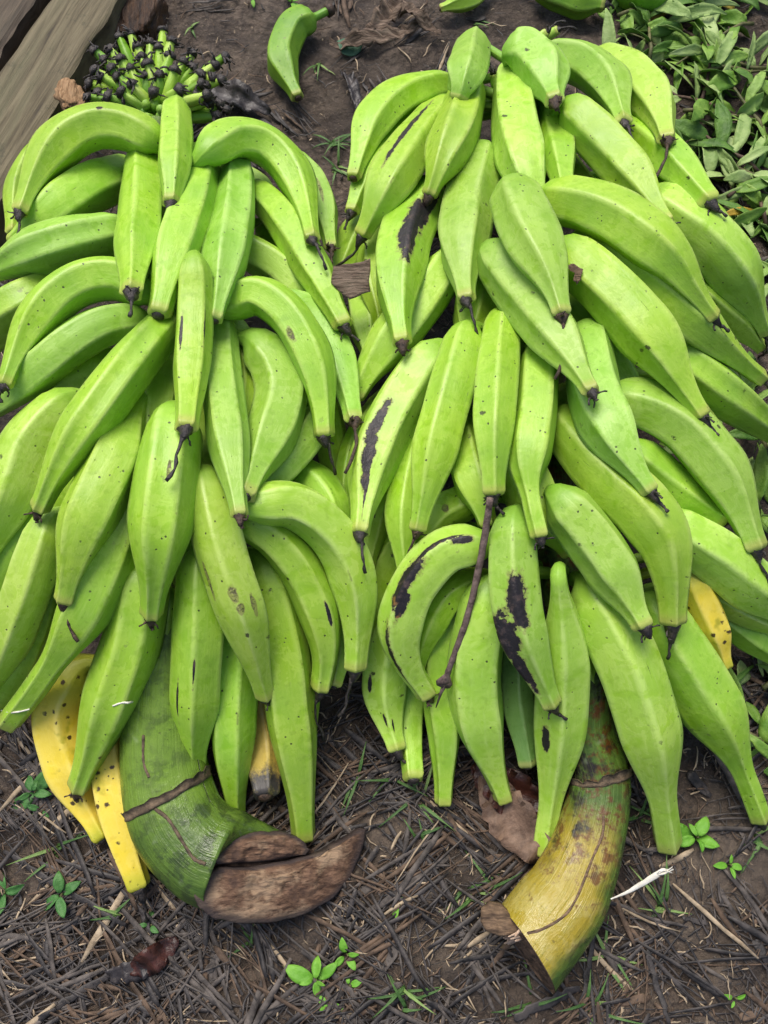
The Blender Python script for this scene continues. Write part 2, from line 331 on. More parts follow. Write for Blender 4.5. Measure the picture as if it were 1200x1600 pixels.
def plantain(name, W, tr, ns, ne, pt, P, Q, mat, parent, tip=1, rng=None, tipmat=None, seg=48, nr=36):
    rng = rng or random
    body = catmull(P, nr); T0 = (body[1]-body[0]).normalized(); path, rad, vv = [], [], []
    if Q is not None:                               # stem of the finger back to the stalk
        Q = Vector(Q); d = (Q-body[0]).length; c1 = body[0]-T0*min(.035, .35*d); c0 = Q.lerp(body[0], .3)
        for i in range(9):
            t = i/9; p = Q*(1-t)**3+c0*3*t*(1-t)**2+c1*3*t*t*(1-t)+body[0]*t**3
            path.append(p); rad.append(max(.0055, W*.24) if i < 7 else W*((.30 if pt else .46) if i == 8 else .27)); vv.append(-.12*(1-t))
    for i, p in enumerate(body):
        v = i/(nr-1); path.append(p); rad.append(W*prof(v, tr, ns, ne, pt)); vv.append(v)
    Te = (body[-1]-body[-2]).normalized(); re = rad[-1]
    for k, (dd, rr) in enumerate(((.10,.99),(.32,.90),(.46,.70))):
        path.append(body[-1]+Te*re*dd); rad.append(re*rr); vv.append(1)
    T, N, B = frames(path)
    sides = 5; ph = rng.uniform(0, 2*pi); ridge_j = [rng.uniform(-.22,.22) for _ in range(sides)]; rs = [rng.uniform(.7,1.25) for _ in range(sides)]
    corners = [2*pi*k/sides+ridge_j[k] for k in range(sides)]
    vs, uv, rg = [], [], []
    n = len(path); sd_ = rng.uniform(0, 100)
    for i in range(n):
        v = vv[i]; kk = .82+.12*sstep(ns-.1, ne, v) if v > 0 else .25
        if v < .22: kk *= .6+.4*sstep(0, .22, v)
        for k in range(seg):
            th = -pi + 2*pi*k/seg; a = (th+ph) % (2*pi); tw = .25*(v-.5); a = (a+tw) % (2*pi)
            dm, best = 9, 0
            for c, cs in zip(corners, rs):
                d = abs((a-c+pi) % (2*pi)-pi)
                if d < dm: dm, best = d, cs
            half = pi/sides; d_ = min(dm, half*1.2)
            poly = cos(half)/cos(half-d_) if d_ < half else cos(half)
            poly = poly/ (.5+.5*cos(half))*1.0
            bumpr = math.exp(-(d_/.10)**2)
            r = rad[i]*((1-kk)+kk*poly + (.040+.025*sstep(ns-.1, ns+.15, v))*bumpr*best)
            r *= 1+.022*noise.noise(Vector((cos(th)*.9, sin(th)*.9, v*5+sd_)))
            vs.append(path[i]+N[i]*cos(th)*r+B[i]*sin(th)*r); uv.append(((th+pi)/(2*pi), v)); rg.append(bumpr if v > 0 else 0)
    fs = [(i*seg+k, i*seg+(k+1)%seg, (i+1)*seg+(k+1)%seg, (i+1)*seg+k) for i in range(n-1) for k in range(seg)]
    vs.append(path[-1]+Te*re*.04); uv.append((.5,1)); rg.append(0)
    fs += [((n-1)*seg+k, (n-1)*seg+(k+1)%seg, len(vs)-1) for k in range(seg)]
    if Q is not None or True: fs.append(tuple(range(seg))[::-1])
    o = obj(name, vs, fs, mat, parent, uv, {'ridge': rg})
    # the withered flower left on the tip
    mb = MB(); base = path[-1]-Te*re*.10; side = Vector((rng.uniform(-1,1), rng.uniform(-1,1), 0))
    if tip == 0:
        mb.tube([base, base+Te*re*.25, base+Te*re*.4], [re*.62, re*.50, re*.2], 12, jitter=.12)
    else:
        ln = rng.uniform(.008,.015)*min(1.2, re/.009); drop = Vector((0,-.15,-.7))
        pts = [base, base+Te*ln*.25, base+Te*ln*.6+side*ln*.08, base+Te*ln+side*ln*.2]
        mb.tube(pts, [re*.76, re*.60, re*.42, re*.22], 12, jitter=.16)
        e = pts[-1]; Lt = rng.choice((0, .008, .016, .024, .034, .044)); d = (Te+side*.4+drop*.3).normalized(); q = [e-Te*ln*.3]; rr = [re*.30]
        for k in range(7):
            q.append(q[-1]+d*((Lt+.004)/6)); rr.append(.0013*rng.uniform(.7,1.5) if k < 5 else .0019)
            d = (d + Vector((rng.uniform(-.7,.7), rng.uniform(-.7,.7), rng.uniform(-.6,.25)))*.55).normalized()
        mb.tube(q, rr, 6, jitter=.2)
        for _ in range(rng.randint(1, 4)):
            a = rng.uniform(0, 2*pi); d = (N[-1]*cos(a)+B[-1]*sin(a)+Te*.4).normalized(); q = [base+Te*ln*rng.uniform(0,.4)+d*re*.45]; rr = [.0013]
            for k in range(4):
                q.append(q[-1]+d*rng.uniform(.0012,.0028)); rr.append(rng.uniform(.0005,.0012)); d = (d+Vector((rng.uniform(-1,1), rng.uniform(-1,1), rng.uniform(-1,.6)))*.6).normalized()
            mb.tube(q, rr, 5)
    mb.build('withered_tip', tipmat or rng.choice((M_TIP, M_TIP, M_TIPB)), o)
    return o

DATA = {'L': [
 ('LY3','r',0.0227,0.571,0.65,1.06,0,0,[[-0.1363,0.1171,0.0437],[-0.1344,0.0978,0.033],[-0.1321,0.0779,0.0258],[-0.1297,0.0577,0.0223],[-0.1273,0.0375,0.0224],[-0.1247,0.0175,0.0264],[-0.1216,-0.0021,0.0341]],[-0.221,0.111,0.084]),
 ('L0b','n',0.021,0.44,0.55,0.98,0,0,[[-0.2072,0.291,0.1381],[-0.2023,0.2689,0.1464],[-0.1987,0.2491,0.1496],[-0.1976,0.2312,0.1472],[-0.1988,0.2149,0.1395],[-0.202,0.1999,0.1259],[-0.2065,0.1858,0.1067]],[-0.224,0.292,0.116]),
 ('L0c','n',0.0225,0.474,0.55,0.98,0,0,[[-0.1352,0.6234,0.1009],[-0.1261,0.6012,0.1064],[-0.1173,0.5798,0.111],[-0.1084,0.5597,0.1149],[-0.0988,0.541,0.118],[-0.0884,0.5239,0.1205],[-0.078,0.5076,0.1221]],[-0.255,0.605,0.12]),
 ('L4f','n',0.0197,0.416,0.55,0.98,0,0,[[-0.2091,0.1796,0.1345],[-0.2144,0.1669,0.1196],[-0.2188,0.1533,0.1077],[-0.2208,0.1387,0.0992],[-0.22,0.1234,0.0938],[-0.2173,0.1078,0.092],[-0.214,0.0919,0.0935]],[-0.218,0.179,0.106]),
 ('L0a','n',0.0234,0.44,0.55,0.98,0,0,[[-0.1098,0.4128,0.1237],[-0.0982,0.4086,0.1107],[-0.086,0.4022,0.1016],[-0.0745,0.3923,0.0964],[-0.0642,0.3792,0.0946],[-0.0545,0.3638,0.0971],[-0.0445,0.347,0.1038]],[-0.233,0.399,0.12]),
 ('LY1','y',0.027,0.415,0.55,0.98,0,0,[[-0.318,0.1158,0.0639],[-0.3354,0.0914,0.0499],[-0.3383,0.0631,0.0373],[-0.3308,0.0348,0.0276],[-0.3203,0.007,0.0208],[-0.3063,-0.0196,0.0172],[-0.29,-0.0452,0.0167]],[-0.222,0.102,0.081]),
 ('L3j','n',0.017,0.478,0.55,0.98,0,0,[[-0.2856,0.2129,0.1306],[-0.2969,0.201,0.1213],[-0.3081,0.1888,0.1125],[-0.3192,0.1764,0.1042],[-0.3302,0.1637,0.0963],[-0.3412,0.151,0.089],[-0.352,0.138,0.0822]],[-0.22,0.221,0.109]),
 ('L4e','n',0.0135,0.567,0.55,0.98,0,0,[[-0.082,0.1487,0.0572],[-0.0818,0.1312,0.0548],[-0.0817,0.1138,0.0522],[-0.0812,0.0966,0.0496],[-0.0803,0.0794,0.0469],[-0.0791,0.0625,0.0441],[-0.0779,0.0456,0.0411]],[-0.219,0.149,0.097]),
 ('LY2','y',0.0184,0.639,0.55,0.98,0,1,[[-0.2888,0.0774,0.0456],[-0.2846,0.048,0.0441],[-0.2802,0.0192,0.0418],[-0.2738,-0.009,0.0386],[-0.2659,-0.0365,0.0346],[-0.2566,-0.0634,0.0298],[-0.2466,-0.0898,0.0241]],[-0.224,0.065,0.069]),
 ('L2q','n',0.0195,0.474,0.55,0.98,0,0,[[-0.1779,0.3713,0.1483],[-0.175,0.3495,0.1571],[-0.1724,0.3285,0.1652],[-0.1694,0.3084,0.1725],[-0.1655,0.2892,0.1791],[-0.1609,0.2709,0.1849],[-0.1564,0.2533,0.19]],[-0.23,0.367,0.12]),
 ('L2n','n',0.0226,0.42,0.55,0.98,0,0,[[-0.2247,0.4348,0.1605],[-0.2256,0.4114,0.1665],[-0.2263,0.3884,0.1731],[-0.2262,0.3656,0.1801],[-0.2254,0.3431,0.1876],[-0.2242,0.321,0.1956],[-0.2229,0.2994,0.2041]],[-0.237,0.432,0.12]),
 ('L2p','n',0.0202,0.474,0.55,0.98,0,0,[[-0.2982,0.4239,0.16],[-0.3093,0.4103,0.1592],[-0.32,0.3963,0.1592],[-0.3291,0.3812,0.1598],[-0.3356,0.3644,0.1608],[-0.34,0.3466,0.1625],[-0.344,0.3287,0.1651]],[-0.237,0.432,0.12]),
 ('L2m','n',0.0148,0.525,0.55,0.98,0,0,[[-0.0645,0.3957,0.1278],[-0.0614,0.3774,0.1245],[-0.0582,0.3591,0.1217],[-0.0551,0.3406,0.1196],[-0.0521,0.322,0.118],[-0.0492,0.3033,0.117],[-0.0463,0.2847,0.1166]],[-0.232,0.383,0.12]),
 ('L3g2','n',0.0178,0.482,0.55,0.98,0,0,[[-0.3273,0.211,0.1375],[-0.3342,0.1868,0.1287],[-0.3431,0.1631,0.1176],[-0.3549,0.1403,0.1041],[-0.3687,0.1178,0.0883],[-0.3853,0.0958,0.0698],[-0.4044,0.0739,0.049]],[-0.22,0.221,0.109]),
 ('L1q','n',0.0196,0.512,0.55,0.98,0,0,[[-0.1966,0.6529,0.1426],[-0.1827,0.6632,0.1323],[-0.1673,0.6693,0.1267],[-0.152,0.6646,0.1239],[-0.1393,0.6505,0.1241],[-0.1277,0.631,0.1289],[-0.1153,0.6084,0.1387]],[-0.26,0.642,0.12]),
 ('L3e2','b',0.0116,0.645,0.55,0.98,0,0,[[-0.0562,0.1902,0.0865],[-0.0511,0.1758,0.0835],[-0.0459,0.1612,0.0814],[-0.0428,0.146,0.0803],[-0.0435,0.1306,0.0801],[-0.0468,0.1156,0.0811],[-0.0501,0.1006,0.0831]],[-0.218,0.179,0.106]),
 ('L4c','n',0.0218,0.43,0.55,0.98,0,0,[[-0.1428,0.1585,0.1132],[-0.1457,0.1272,0.1045],[-0.1489,0.0963,0.0927],[-0.1515,0.0654,0.0774],[-0.1535,0.0343,0.0586],[-0.154,0.0026,0.0361],[-0.1542,-0.0299,0.0101]],[-0.218,0.167,0.103]),
 ('L3h','n',0.022,0.42,0.55,0.98,0,0,[[-0.2943,0.2964,0.1696],[-0.3123,0.2776,0.1647],[-0.3297,0.2585,0.1596],[-0.3457,0.2383,0.1538],[-0.3608,0.2176,0.1476],[-0.3745,0.196,0.141],[-0.3864,0.1735,0.1338]],[-0.225,0.306,0.117]),
 ('L3g','p',0.0212,0.42,0.55,0.98,0,1,[[-0.3147,0.2353,0.1872],[-0.324,0.2069,0.1792],[-0.3355,0.1799,0.1663],[-0.3507,0.1541,0.1479],[-0.3691,0.1286,0.1243],[-0.3906,0.1029,0.0947],[-0.4151,0.0762,0.0596]],[-0.222,0.25,0.112]),
 ('L4a','n',0.0264,0.412,0.55,0.98,0,1,[[-0.2261,0.1941,0.1668],[-0.2329,0.1617,0.1529],[-0.2423,0.1299,0.1369],[-0.2564,0.0988,0.1188],[-0.2721,0.0676,0.0985],[-0.2886,0.0357,0.0755],[-0.3063,0.0028,0.05]],[-0.219,0.193,0.107]),
 ('L2l','n',0.0215,0.44,0.55,0.98,0,0,[[-0.0988,0.3116,0.1295],[-0.0835,0.3002,0.1367],[-0.0694,0.2885,0.1424],[-0.0593,0.2739,0.1457],[-0.052,0.2582,0.1473],[-0.0458,0.2428,0.1476],[-0.0395,0.2281,0.1467]],[-0.225,0.306,0.117]),
 ('L4d','n',0.0238,0.487,0.55,0.98,0,1,[[-0.1172,0.206,0.1445],[-0.1065,0.1659,0.1288],[-0.0983,0.1254,0.1107],[-0.0944,0.0841,0.0897],[-0.0897,0.0423,0.0662],[-0.0856,-0.0006,0.0397],[-0.0833,-0.0449,0.0104]],[-0.22,0.207,0.108]),
 ('L4b','n',0.023,0.51,0.55,0.81,0,1,[[-0.1717,0.2071,0.1767],[-0.1729,0.1706,0.1636],[-0.1756,0.1347,0.1459],[-0.1802,0.099,0.1231],[-0.1854,0.0626,0.0953],[-0.1911,0.0249,0.0618],[-0.1976,-0.0147,0.023]],[-0.22,0.207,0.108]),
 ('L2e','n',0.0248,0.402,0.55,0.98,0,1,[[-0.3498,0.5073,0.1545],[-0.3669,0.4906,0.1667],[-0.3875,0.4785,0.1671],[-0.4116,0.4694,0.154],[-0.4405,0.4646,0.129],[-0.4737,0.4627,0.0905],[-0.5116,0.4632,0.0394]],[-0.245,0.514,0.12]),
 ('L3f','n',0.0244,0.449,0.45,0.76,0,1,[[-0.2387,0.2688,0.1912],[-0.2468,0.2268,0.1934],[-0.2594,0.1892,0.1868],[-0.2793,0.1556,0.1706],[-0.3053,0.1243,0.145],[-0.3388,0.0943,0.1089],[-0.3802,0.0645,0.0628]],[-0.224,0.278,0.114]),
 ('L1b','n',0.0149,0.48,0.55,0.98,0,0,[[-0.3678,0.7285,0.136],[-0.3859,0.7126,0.1398],[-0.4011,0.6928,0.1447],[-0.408,0.6653,0.1494],[-0.4095,0.6346,0.1554],[-0.4054,0.6021,0.1633],[-0.3984,0.5688,0.1731]],[-0.27,0.735,0.12]),
 ('L2d','p',0.0263,0.351,0.55,0.98,0,1,[[-0.3091,0.3567,0.1918],[-0.3267,0.3333,0.1953],[-0.3411,0.3082,0.1954],[-0.3496,0.2809,0.1916],[-0.3583,0.2543,0.1854],[-0.3687,0.2288,0.1764],[-0.3801,0.204,0.1648]],[-0.23,0.367,0.12]),
 ('L2k','b',0.0179,0.451,0.55,0.98,0,0,[[-0.0627,0.3721,0.1466],[-0.0721,0.3484,0.1553],[-0.0818,0.3261,0.1629],[-0.0938,0.3068,0.1697],[-0.1068,0.2895,0.1755],[-0.119,0.2725,0.1796],[-0.1307,0.2559,0.1822]],[-0.228,0.35,0.12]),
 ('L3d','n',0.0214,0.47,0.55,0.98,0,1,[[-0.1298,0.2393,0.1904],[-0.1043,0.2257,0.1804],[-0.0849,0.2051,0.1675],[-0.0707,0.1805,0.1528],[-0.0609,0.1537,0.1368],[-0.0572,0.1251,0.1196],[-0.0616,0.096,0.1017]],[-0.221,0.235,0.111]),
 ('L2g2','n',0.0168,0.459,0.55,0.98,0,0,[[-0.1549,0.4577,0.1638],[-0.147,0.4366,0.1588],[-0.141,0.4121,0.1587],[-0.1391,0.3848,0.1642],[-0.1385,0.3558,0.1751],[-0.1393,0.3258,0.1921],[-0.1395,0.295,0.2149]],[-0.238,0.448,0.12]),
 ('L3e','p',0.0217,0.484,0.55,0.98,0,1,[[-0.1158,0.2437,0.2186],[-0.084,0.2484,0.2052],[-0.0561,0.2349,0.1877],[-0.0365,0.2108,0.1685],[-0.027,0.1806,0.149],[-0.0261,0.1479,0.1305],[-0.0281,0.1143,0.1134]],[-0.222,0.25,0.112]),
 ('L1l','p',0.0201,0.5,0.55,0.98,0,0,[[-0.156,0.559,0.1609],[-0.136,0.5499,0.1574],[-0.1172,0.5384,0.1536],[-0.1002,0.5241,0.1496],[-0.0841,0.5086,0.1457],[-0.0693,0.4917,0.142],[-0.0552,0.474,0.1385]],[-0.249,0.548,0.12]),
 ('L2j','b',0.0244,0.386,0.55,0.98,0,0,[[-0.1275,0.4252,0.187],[-0.1098,0.402,0.1855],[-0.1007,0.3732,0.1868],[-0.1037,0.3418,0.1925],[-0.1108,0.3109,0.203],[-0.1174,0.2797,0.2185],[-0.1216,0.2478,0.2385]],[-0.235,0.416,0.12]),
 ('L3c','p',0.0219,0.394,0.55,0.98,0,1,[[-0.1632,0.2683,0.2154],[-0.1544,0.234,0.2139],[-0.146,0.2022,0.2067],[-0.1363,0.1728,0.1932],[-0.1274,0.1443,0.1735],[-0.1208,0.1156,0.1467],[-0.1149,0.0861,0.1131]],[-0.224,0.278,0.114]),
 ('L1c','n',0.0247,0.37,0.55,0.98,0,0,[[-0.2932,0.6782,0.1312],[-0.3095,0.652,0.1525],[-0.3258,0.6284,0.1687],[-0.3412,0.6052,0.1788],[-0.3569,0.5843,0.1839],[-0.3741,0.567,0.1837],[-0.3926,0.5521,0.1785]],[-0.264,0.679,0.12]),
 ('L2b','b',0.0199,0.378,0.55,0.98,0,1,[[-0.2496,0.4516,0.1893],[-0.2785,0.4382,0.202],[-0.3047,0.418,0.2061],[-0.3299,0.3967,0.203],[-0.3566,0.3772,0.1941],[-0.3862,0.3601,0.1792],[-0.4195,0.3454,0.1586]],[-0.238,0.448,0.12]),
 ('L3a','n',0.0249,0.372,0.55,0.98,1,1,[[-0.2336,0.3494,0.2073],[-0.2393,0.3109,0.2202],[-0.2464,0.2763,0.2278],[-0.2562,0.2457,0.2298],[-0.2668,0.2172,0.226],[-0.2759,0.1895,0.2154],[-0.2861,0.1626,0.1986]],[-0.228,0.35,0.12]),
 ('L3b','n',0.0274,0.354,0.5,0.98,0,1,[[-0.1929,0.3226,0.2313],[-0.1928,0.2882,0.2377],[-0.1939,0.2571,0.2387],[-0.1962,0.2288,0.2335],[-0.1999,0.2024,0.2224],[-0.2053,0.1773,0.2047],[-0.2123,0.1528,0.1807]],[-0.227,0.335,0.119]),
 ('L1d','b',0.0245,0.402,0.55,0.98,0,1,[[-0.285,0.5659,0.1771],[-0.3047,0.5518,0.1893],[-0.3255,0.541,0.1965],[-0.3478,0.5323,0.1978],[-0.3718,0.5254,0.1936],[-0.3978,0.5202,0.1834],[-0.4263,0.5168,0.1677]],[-0.251,0.567,0.12]),
 ('L1j','b',0.015,0.48,0.55,0.98,0,1,[[-0.1053,0.7044,0.1258],[-0.0919,0.6864,0.1266],[-0.0791,0.6663,0.1292],[-0.0707,0.6424,0.1335],[-0.0657,0.616,0.1395],[-0.0618,0.5883,0.1479],[-0.0577,0.5597,0.1587]],[-0.264,0.679,0.12]),
 ('L2c','n',0.0216,0.402,0.55,0.98,0,1,[[-0.2111,0.4365,0.2124],[-0.2273,0.3953,0.2314],[-0.2426,0.3582,0.2435],[-0.2584,0.3256,0.2478],[-0.2761,0.2968,0.245],[-0.2942,0.2699,0.2338],[-0.3126,0.2439,0.2144]],[-0.237,0.432,0.12]),
 ('L2a','n',0.0218,0.353,0.55,0.98,0,1,[[-0.2378,0.4752,0.2048],[-0.267,0.4861,0.2126],[-0.2975,0.4803,0.2166],[-0.323,0.4602,0.2177],[-0.3407,0.4319,0.2178],[-0.3522,0.3998,0.2184],[-0.3589,0.3659,0.2201]],[-0.242,0.481,0.12]),
 ('L2i','b',0.0177,0.512,0.55,0.98,0,1,[[-0.0971,0.4856,0.1705],[-0.077,0.4753,0.1624],[-0.0595,0.4586,0.1579],[-0.0492,0.4339,0.1571],[-0.0414,0.406,0.1611],[-0.0351,0.3757,0.1705],[-0.0294,0.3439,0.1852]],[-0.24,0.465,0.12]),
 ('L1k','n',0.0194,0.545,0.55,0.98,0,1,[[-0.1444,0.6405,0.1472],[-0.1194,0.6073,0.1598],[-0.1,0.5731,0.1689],[-0.084,0.5403,0.175],[-0.0692,0.5097,0.1786],[-0.0557,0.4813,0.1794],[-0.0427,0.4548,0.1777]],[-0.258,0.623,0.12]),
 ('L2g','b',0.0186,0.388,0.55,0.98,0,1,[[-0.1672,0.4502,0.1818],[-0.1613,0.4048,0.1992],[-0.1541,0.3631,0.2144],[-0.1464,0.3248,0.227],[-0.1389,0.2895,0.2372],[-0.1316,0.2569,0.2447],[-0.125,0.2265,0.2494]],[-0.238,0.448,0.12]),
 ('L2h','n',0.0205,0.504,0.55,0.98,0,1,[[-0.1585,0.4587,0.2042],[-0.127,0.4656,0.2137],[-0.0994,0.4476,0.2143],[-0.0802,0.4197,0.2111],[-0.0674,0.3893,0.2062],[-0.0609,0.3577,0.2002],[-0.0579,0.3261,0.1936]],[-0.238,0.448,0.12]),
 ('L1h','b',0.0226,0.378,0.55,0.98,0,0,[[-0.1654,0.6638,0.159],[-0.1593,0.6109,0.1827],[-0.1559,0.564,0.2023],[-0.156,0.5231,0.2173],[-0.157,0.4871,0.2278],[-0.1586,0.4556,0.2332],[-0.1613,0.428,0.2338]],[-0.262,0.661,0.12]),
 ('L1e','n',0.0227,0.461,0.55,0.98,0,1,[[-0.2701,0.676,0.1642],[-0.2626,0.632,0.1803],[-0.2556,0.5899,0.1964],[-0.2499,0.5499,0.2125],[-0.2449,0.5116,0.2284],[-0.2397,0.475,0.2442],[-0.2345,0.4402,0.2598]],[-0.264,0.679,0.12]),
 ('L1g','n',0.023,0.47,0.55,0.98,0,0,[[-0.2027,0.6658,0.174],[-0.2001,0.614,0.1948],[-0.1995,0.5677,0.2122],[-0.2024,0.5271,0.2261],[-0.2059,0.4908,0.2363],[-0.2086,0.4581,0.2421],[-0.2119,0.4287,0.2441]],[-0.262,0.661,0.12]),
 ('L2f','n',0.0169,0.576,0.55,0.98,0,1,[[-0.1797,0.4727,0.2535],[-0.1798,0.448,0.2463],[-0.1795,0.4212,0.2427],[-0.1787,0.3926,0.2431],[-0.1773,0.3626,0.2473],[-0.1751,0.3316,0.2558],[-0.172,0.2999,0.2683]],[-0.24,0.465,0.12]),
 ('L1i','n',0.0216,0.388,0.55,0.98,0,1,[[-0.1846,0.6349,0.2166],[-0.1632,0.6667,0.1998],[-0.1355,0.6744,0.1867],[-0.1117,0.6585,0.1786],[-0.0945,0.6278,0.1772],[-0.0834,0.5869,0.185],[-0.0745,0.5396,0.2024]],[-0.258,0.623,0.12]),
 ('L1a','n',0.023,0.361,0.55,0.98,0,1,[[-0.25,0.6675,0.1946],[-0.2782,0.6802,0.2011],[-0.3087,0.6803,0.2054],[-0.3362,0.6649,0.2069],[-0.356,0.6379,0.2065],[-0.3684,0.6054,0.2065],[-0.3757,0.5701,0.2076]],[-0.262,0.661,0.12]),
 ('L1f','n',0.0172,0.528,0.55,0.98,0,1,[[-0.2315,0.7213,0.1871],[-0.2262,0.6869,0.2012],[-0.2217,0.6555,0.2132],[-0.2183,0.6271,0.2229],[-0.2156,0.6012,0.2304],[-0.2136,0.578,0.2355],[-0.2124,0.5572,0.2382]],[-0.268,0.717,0.12])],
'R': [
 ('R5j','n',0.0209,0.45,0.55,0.98,0,0,[[0.1845,0.1864,0.1041],[0.1879,0.1702,0.1015],[0.1913,0.1542,0.0988],[0.1952,0.1384,0.0958],[0.1999,0.1229,0.0927],[0.2053,0.1078,0.0894],[0.2108,0.0927,0.0859]],[0.191,0.19,0.093]),
 ('R0e','n',0.0219,0.44,0.55,0.98,0,0,[[0.1259,0.3736,0.1435],[0.1277,0.3554,0.1411],[0.1291,0.3367,0.1404],[0.1303,0.3175,0.1414],[0.1311,0.298,0.1441],[0.1317,0.2783,0.1486],[0.1319,0.2584,0.1549]],[0.174,0.379,0.117]),
 ('R0f','n',0.0258,0.44,0.55,0.98,0,0,[[0.0966,0.7907,0.0798],[0.0924,0.7549,0.0903],[0.0883,0.721,0.0998],[0.0836,0.6891,0.1081],[0.0778,0.6591,0.1155],[0.0716,0.631,0.1217],[0.0656,0.6045,0.1268]],[0.172,0.792,0.113]),
 ('R0g','n',0.0246,0.44,0.55,0.98,0,0,[[0.2062,0.7138,0.1126],[0.2147,0.6846,0.1218],[0.2231,0.6569,0.13],[0.2323,0.6312,0.1375],[0.2429,0.6079,0.1445],[0.2542,0.5867,0.1506],[0.2656,0.5667,0.1558]],[0.172,0.713,0.116]),
 ('R0b','n',0.0228,0.42,0.55,0.98,0,0,[[0.1801,0.3886,0.1425],[0.1903,0.368,0.1498],[0.2007,0.3489,0.1549],[0.2122,0.3319,0.1576],[0.2253,0.3171,0.1584],[0.2398,0.3043,0.1569],[0.2549,0.2925,0.153]],[0.173,0.394,0.118]),
 ('R0d','n',0.024,0.42,0.55,0.98,0,0,[[0.0684,0.4377,0.1343],[0.0634,0.4182,0.1275],[0.0582,0.3978,0.1227],[0.0524,0.3767,0.1199],[0.0461,0.355,0.119],[0.0396,0.3328,0.1203],[0.0331,0.3103,0.1236]],[0.172,0.442,0.12]),
 ('R0a','n',0.0245,0.402,0.55,0.98,0,0,[[0.1959,0.5074,0.1355],[0.2044,0.4741,0.1527],[0.214,0.446,0.163],[0.2256,0.4232,0.1657],[0.2397,0.4049,0.1613],[0.2567,0.3909,0.1491],[0.2765,0.3801,0.1293]],[0.173,0.511,0.12]),
 ('R0c','n',0.0237,0.42,0.55,0.98,0,0,[[0.2978,0.4072,0.1349],[0.3098,0.3888,0.1297],[0.3216,0.3702,0.1253],[0.3334,0.3515,0.1218],[0.346,0.3335,0.1193],[0.3592,0.316,0.1178],[0.3719,0.2985,0.1172]],[0.173,0.409,0.119]),
 ('R5i','n',0.0195,0.56,0.55,0.98,0,0,[[0.3272,0.1985,0.0798],[0.3441,0.1858,0.0747],[0.3613,0.1733,0.0689],[0.3791,0.1609,0.0622],[0.3974,0.1488,0.0548],[0.4163,0.1367,0.0465],[0.4357,0.1247,0.0374]],[0.196,0.169,0.088]),
 ('R4q','n',0.0243,0.378,0.55,0.98,0,0,[[0.1248,0.316,0.1794],[0.1311,0.2967,0.1804],[0.1375,0.2779,0.1806],[0.1447,0.2602,0.1799],[0.1538,0.2438,0.1786],[0.1644,0.2287,0.1767],[0.1752,0.2141,0.1738]],[0.176,0.32,0.112]),
 ('R2q','n',0.0241,0.42,0.55,0.98,0,0,[[0.1526,0.5032,0.1423],[0.1458,0.488,0.1396],[0.1383,0.4702,0.1415],[0.1302,0.4498,0.1484],[0.1222,0.427,0.16],[0.1143,0.402,0.1768],[0.1061,0.3754,0.1984]],[0.173,0.511,0.12]),
 ('R2p','n',0.0245,0.42,0.55,0.98,0,0,[[0.1213,0.5649,0.1349],[0.114,0.5436,0.1386],[0.1066,0.5217,0.1438],[0.0999,0.4991,0.1505],[0.0943,0.4758,0.1586],[0.0894,0.4519,0.1684],[0.0844,0.4279,0.1797]],[0.173,0.563,0.12]),
 ('R5a2','n',0.0138,0.784,0.55,0.98,0,0,[[0.0375,0.1247,0.0372],[0.0344,0.1065,0.0294],[0.0311,0.088,0.0243],[0.0287,0.0691,0.022],[0.0283,0.0501,0.0224],[0.0293,0.0314,0.0259],[0.0303,0.0129,0.0322]],[0.201,0.147,0.083]),
 ('R5d','d',0.0155,0.675,0.55,0.98,0,0,[[0.1355,0.1441,0.0848],[0.1351,0.1244,0.0785],[0.1347,0.1046,0.0722],[0.1358,0.0848,0.066],[0.1386,0.0653,0.06],[0.1422,0.0458,0.054],[0.1457,0.0264,0.0481]],[0.199,0.158,0.086]),
 ('R3o','n',0.0211,0.434,0.55,0.98,0,0,[[0.0211,0.2458,0.1082],[0.0123,0.2313,0.0995],[0.0037,0.2167,0.0905],[-0.0023,0.2009,0.0806],[-0.0051,0.1843,0.0701],[-0.0066,0.1674,0.059],[-0.0082,0.1503,0.0475]],[0.179,0.246,0.106]),
 ('R3h','n',0.0192,0.474,0.55,0.98,0,0,[[0.2415,0.3107,0.1841],[0.2565,0.3008,0.1764],[0.2711,0.2902,0.1702],[0.2856,0.2794,0.1659],[0.3001,0.2688,0.1633],[0.3145,0.2585,0.1626],[0.3282,0.2477,0.1636]],[0.176,0.32,0.112]),
 ('R3j','p',0.017,0.545,0.55,0.98,0,0,[[0.2926,0.2181,0.1105],[0.3108,0.2045,0.1113],[0.3301,0.192,0.109],[0.3512,0.1809,0.1032],[0.3741,0.1708,0.0944],[0.3992,0.1618,0.082],[0.4268,0.1539,0.0664]],[0.189,0.201,0.096]),
 ('R3m','n',0.0156,0.489,0.55,0.98,0,0,[[0.0132,0.3216,0.1309],[0.0069,0.3048,0.1269],[0.0006,0.2877,0.1237],[-0.0049,0.2702,0.1213],[-0.0093,0.2523,0.1196],[-0.0127,0.2341,0.1188],[-0.0161,0.2159,0.1188]],[0.176,0.335,0.113]),
 ('R5b','n',0.0183,0.514,0.55,0.98,0,0,[[0.0694,0.1818,0.1098],[0.0623,0.151,0.0952],[0.0572,0.1196,0.0802],[0.0595,0.0875,0.0647],[0.0631,0.0552,0.049],[0.0631,0.0223,0.0329],[0.0624,-0.011,0.0165]],[0.186,0.212,0.098]),
 ('R5h','y',0.0183,0.439,0.55,0.98,0,0,[[0.2979,0.1971,0.1417],[0.3055,0.1846,0.1332],[0.3133,0.172,0.1247],[0.3208,0.1591,0.1163],[0.3279,0.1459,0.1078],[0.3346,0.1324,0.0993],[0.3411,0.1187,0.0909]],[0.194,0.18,0.091]),
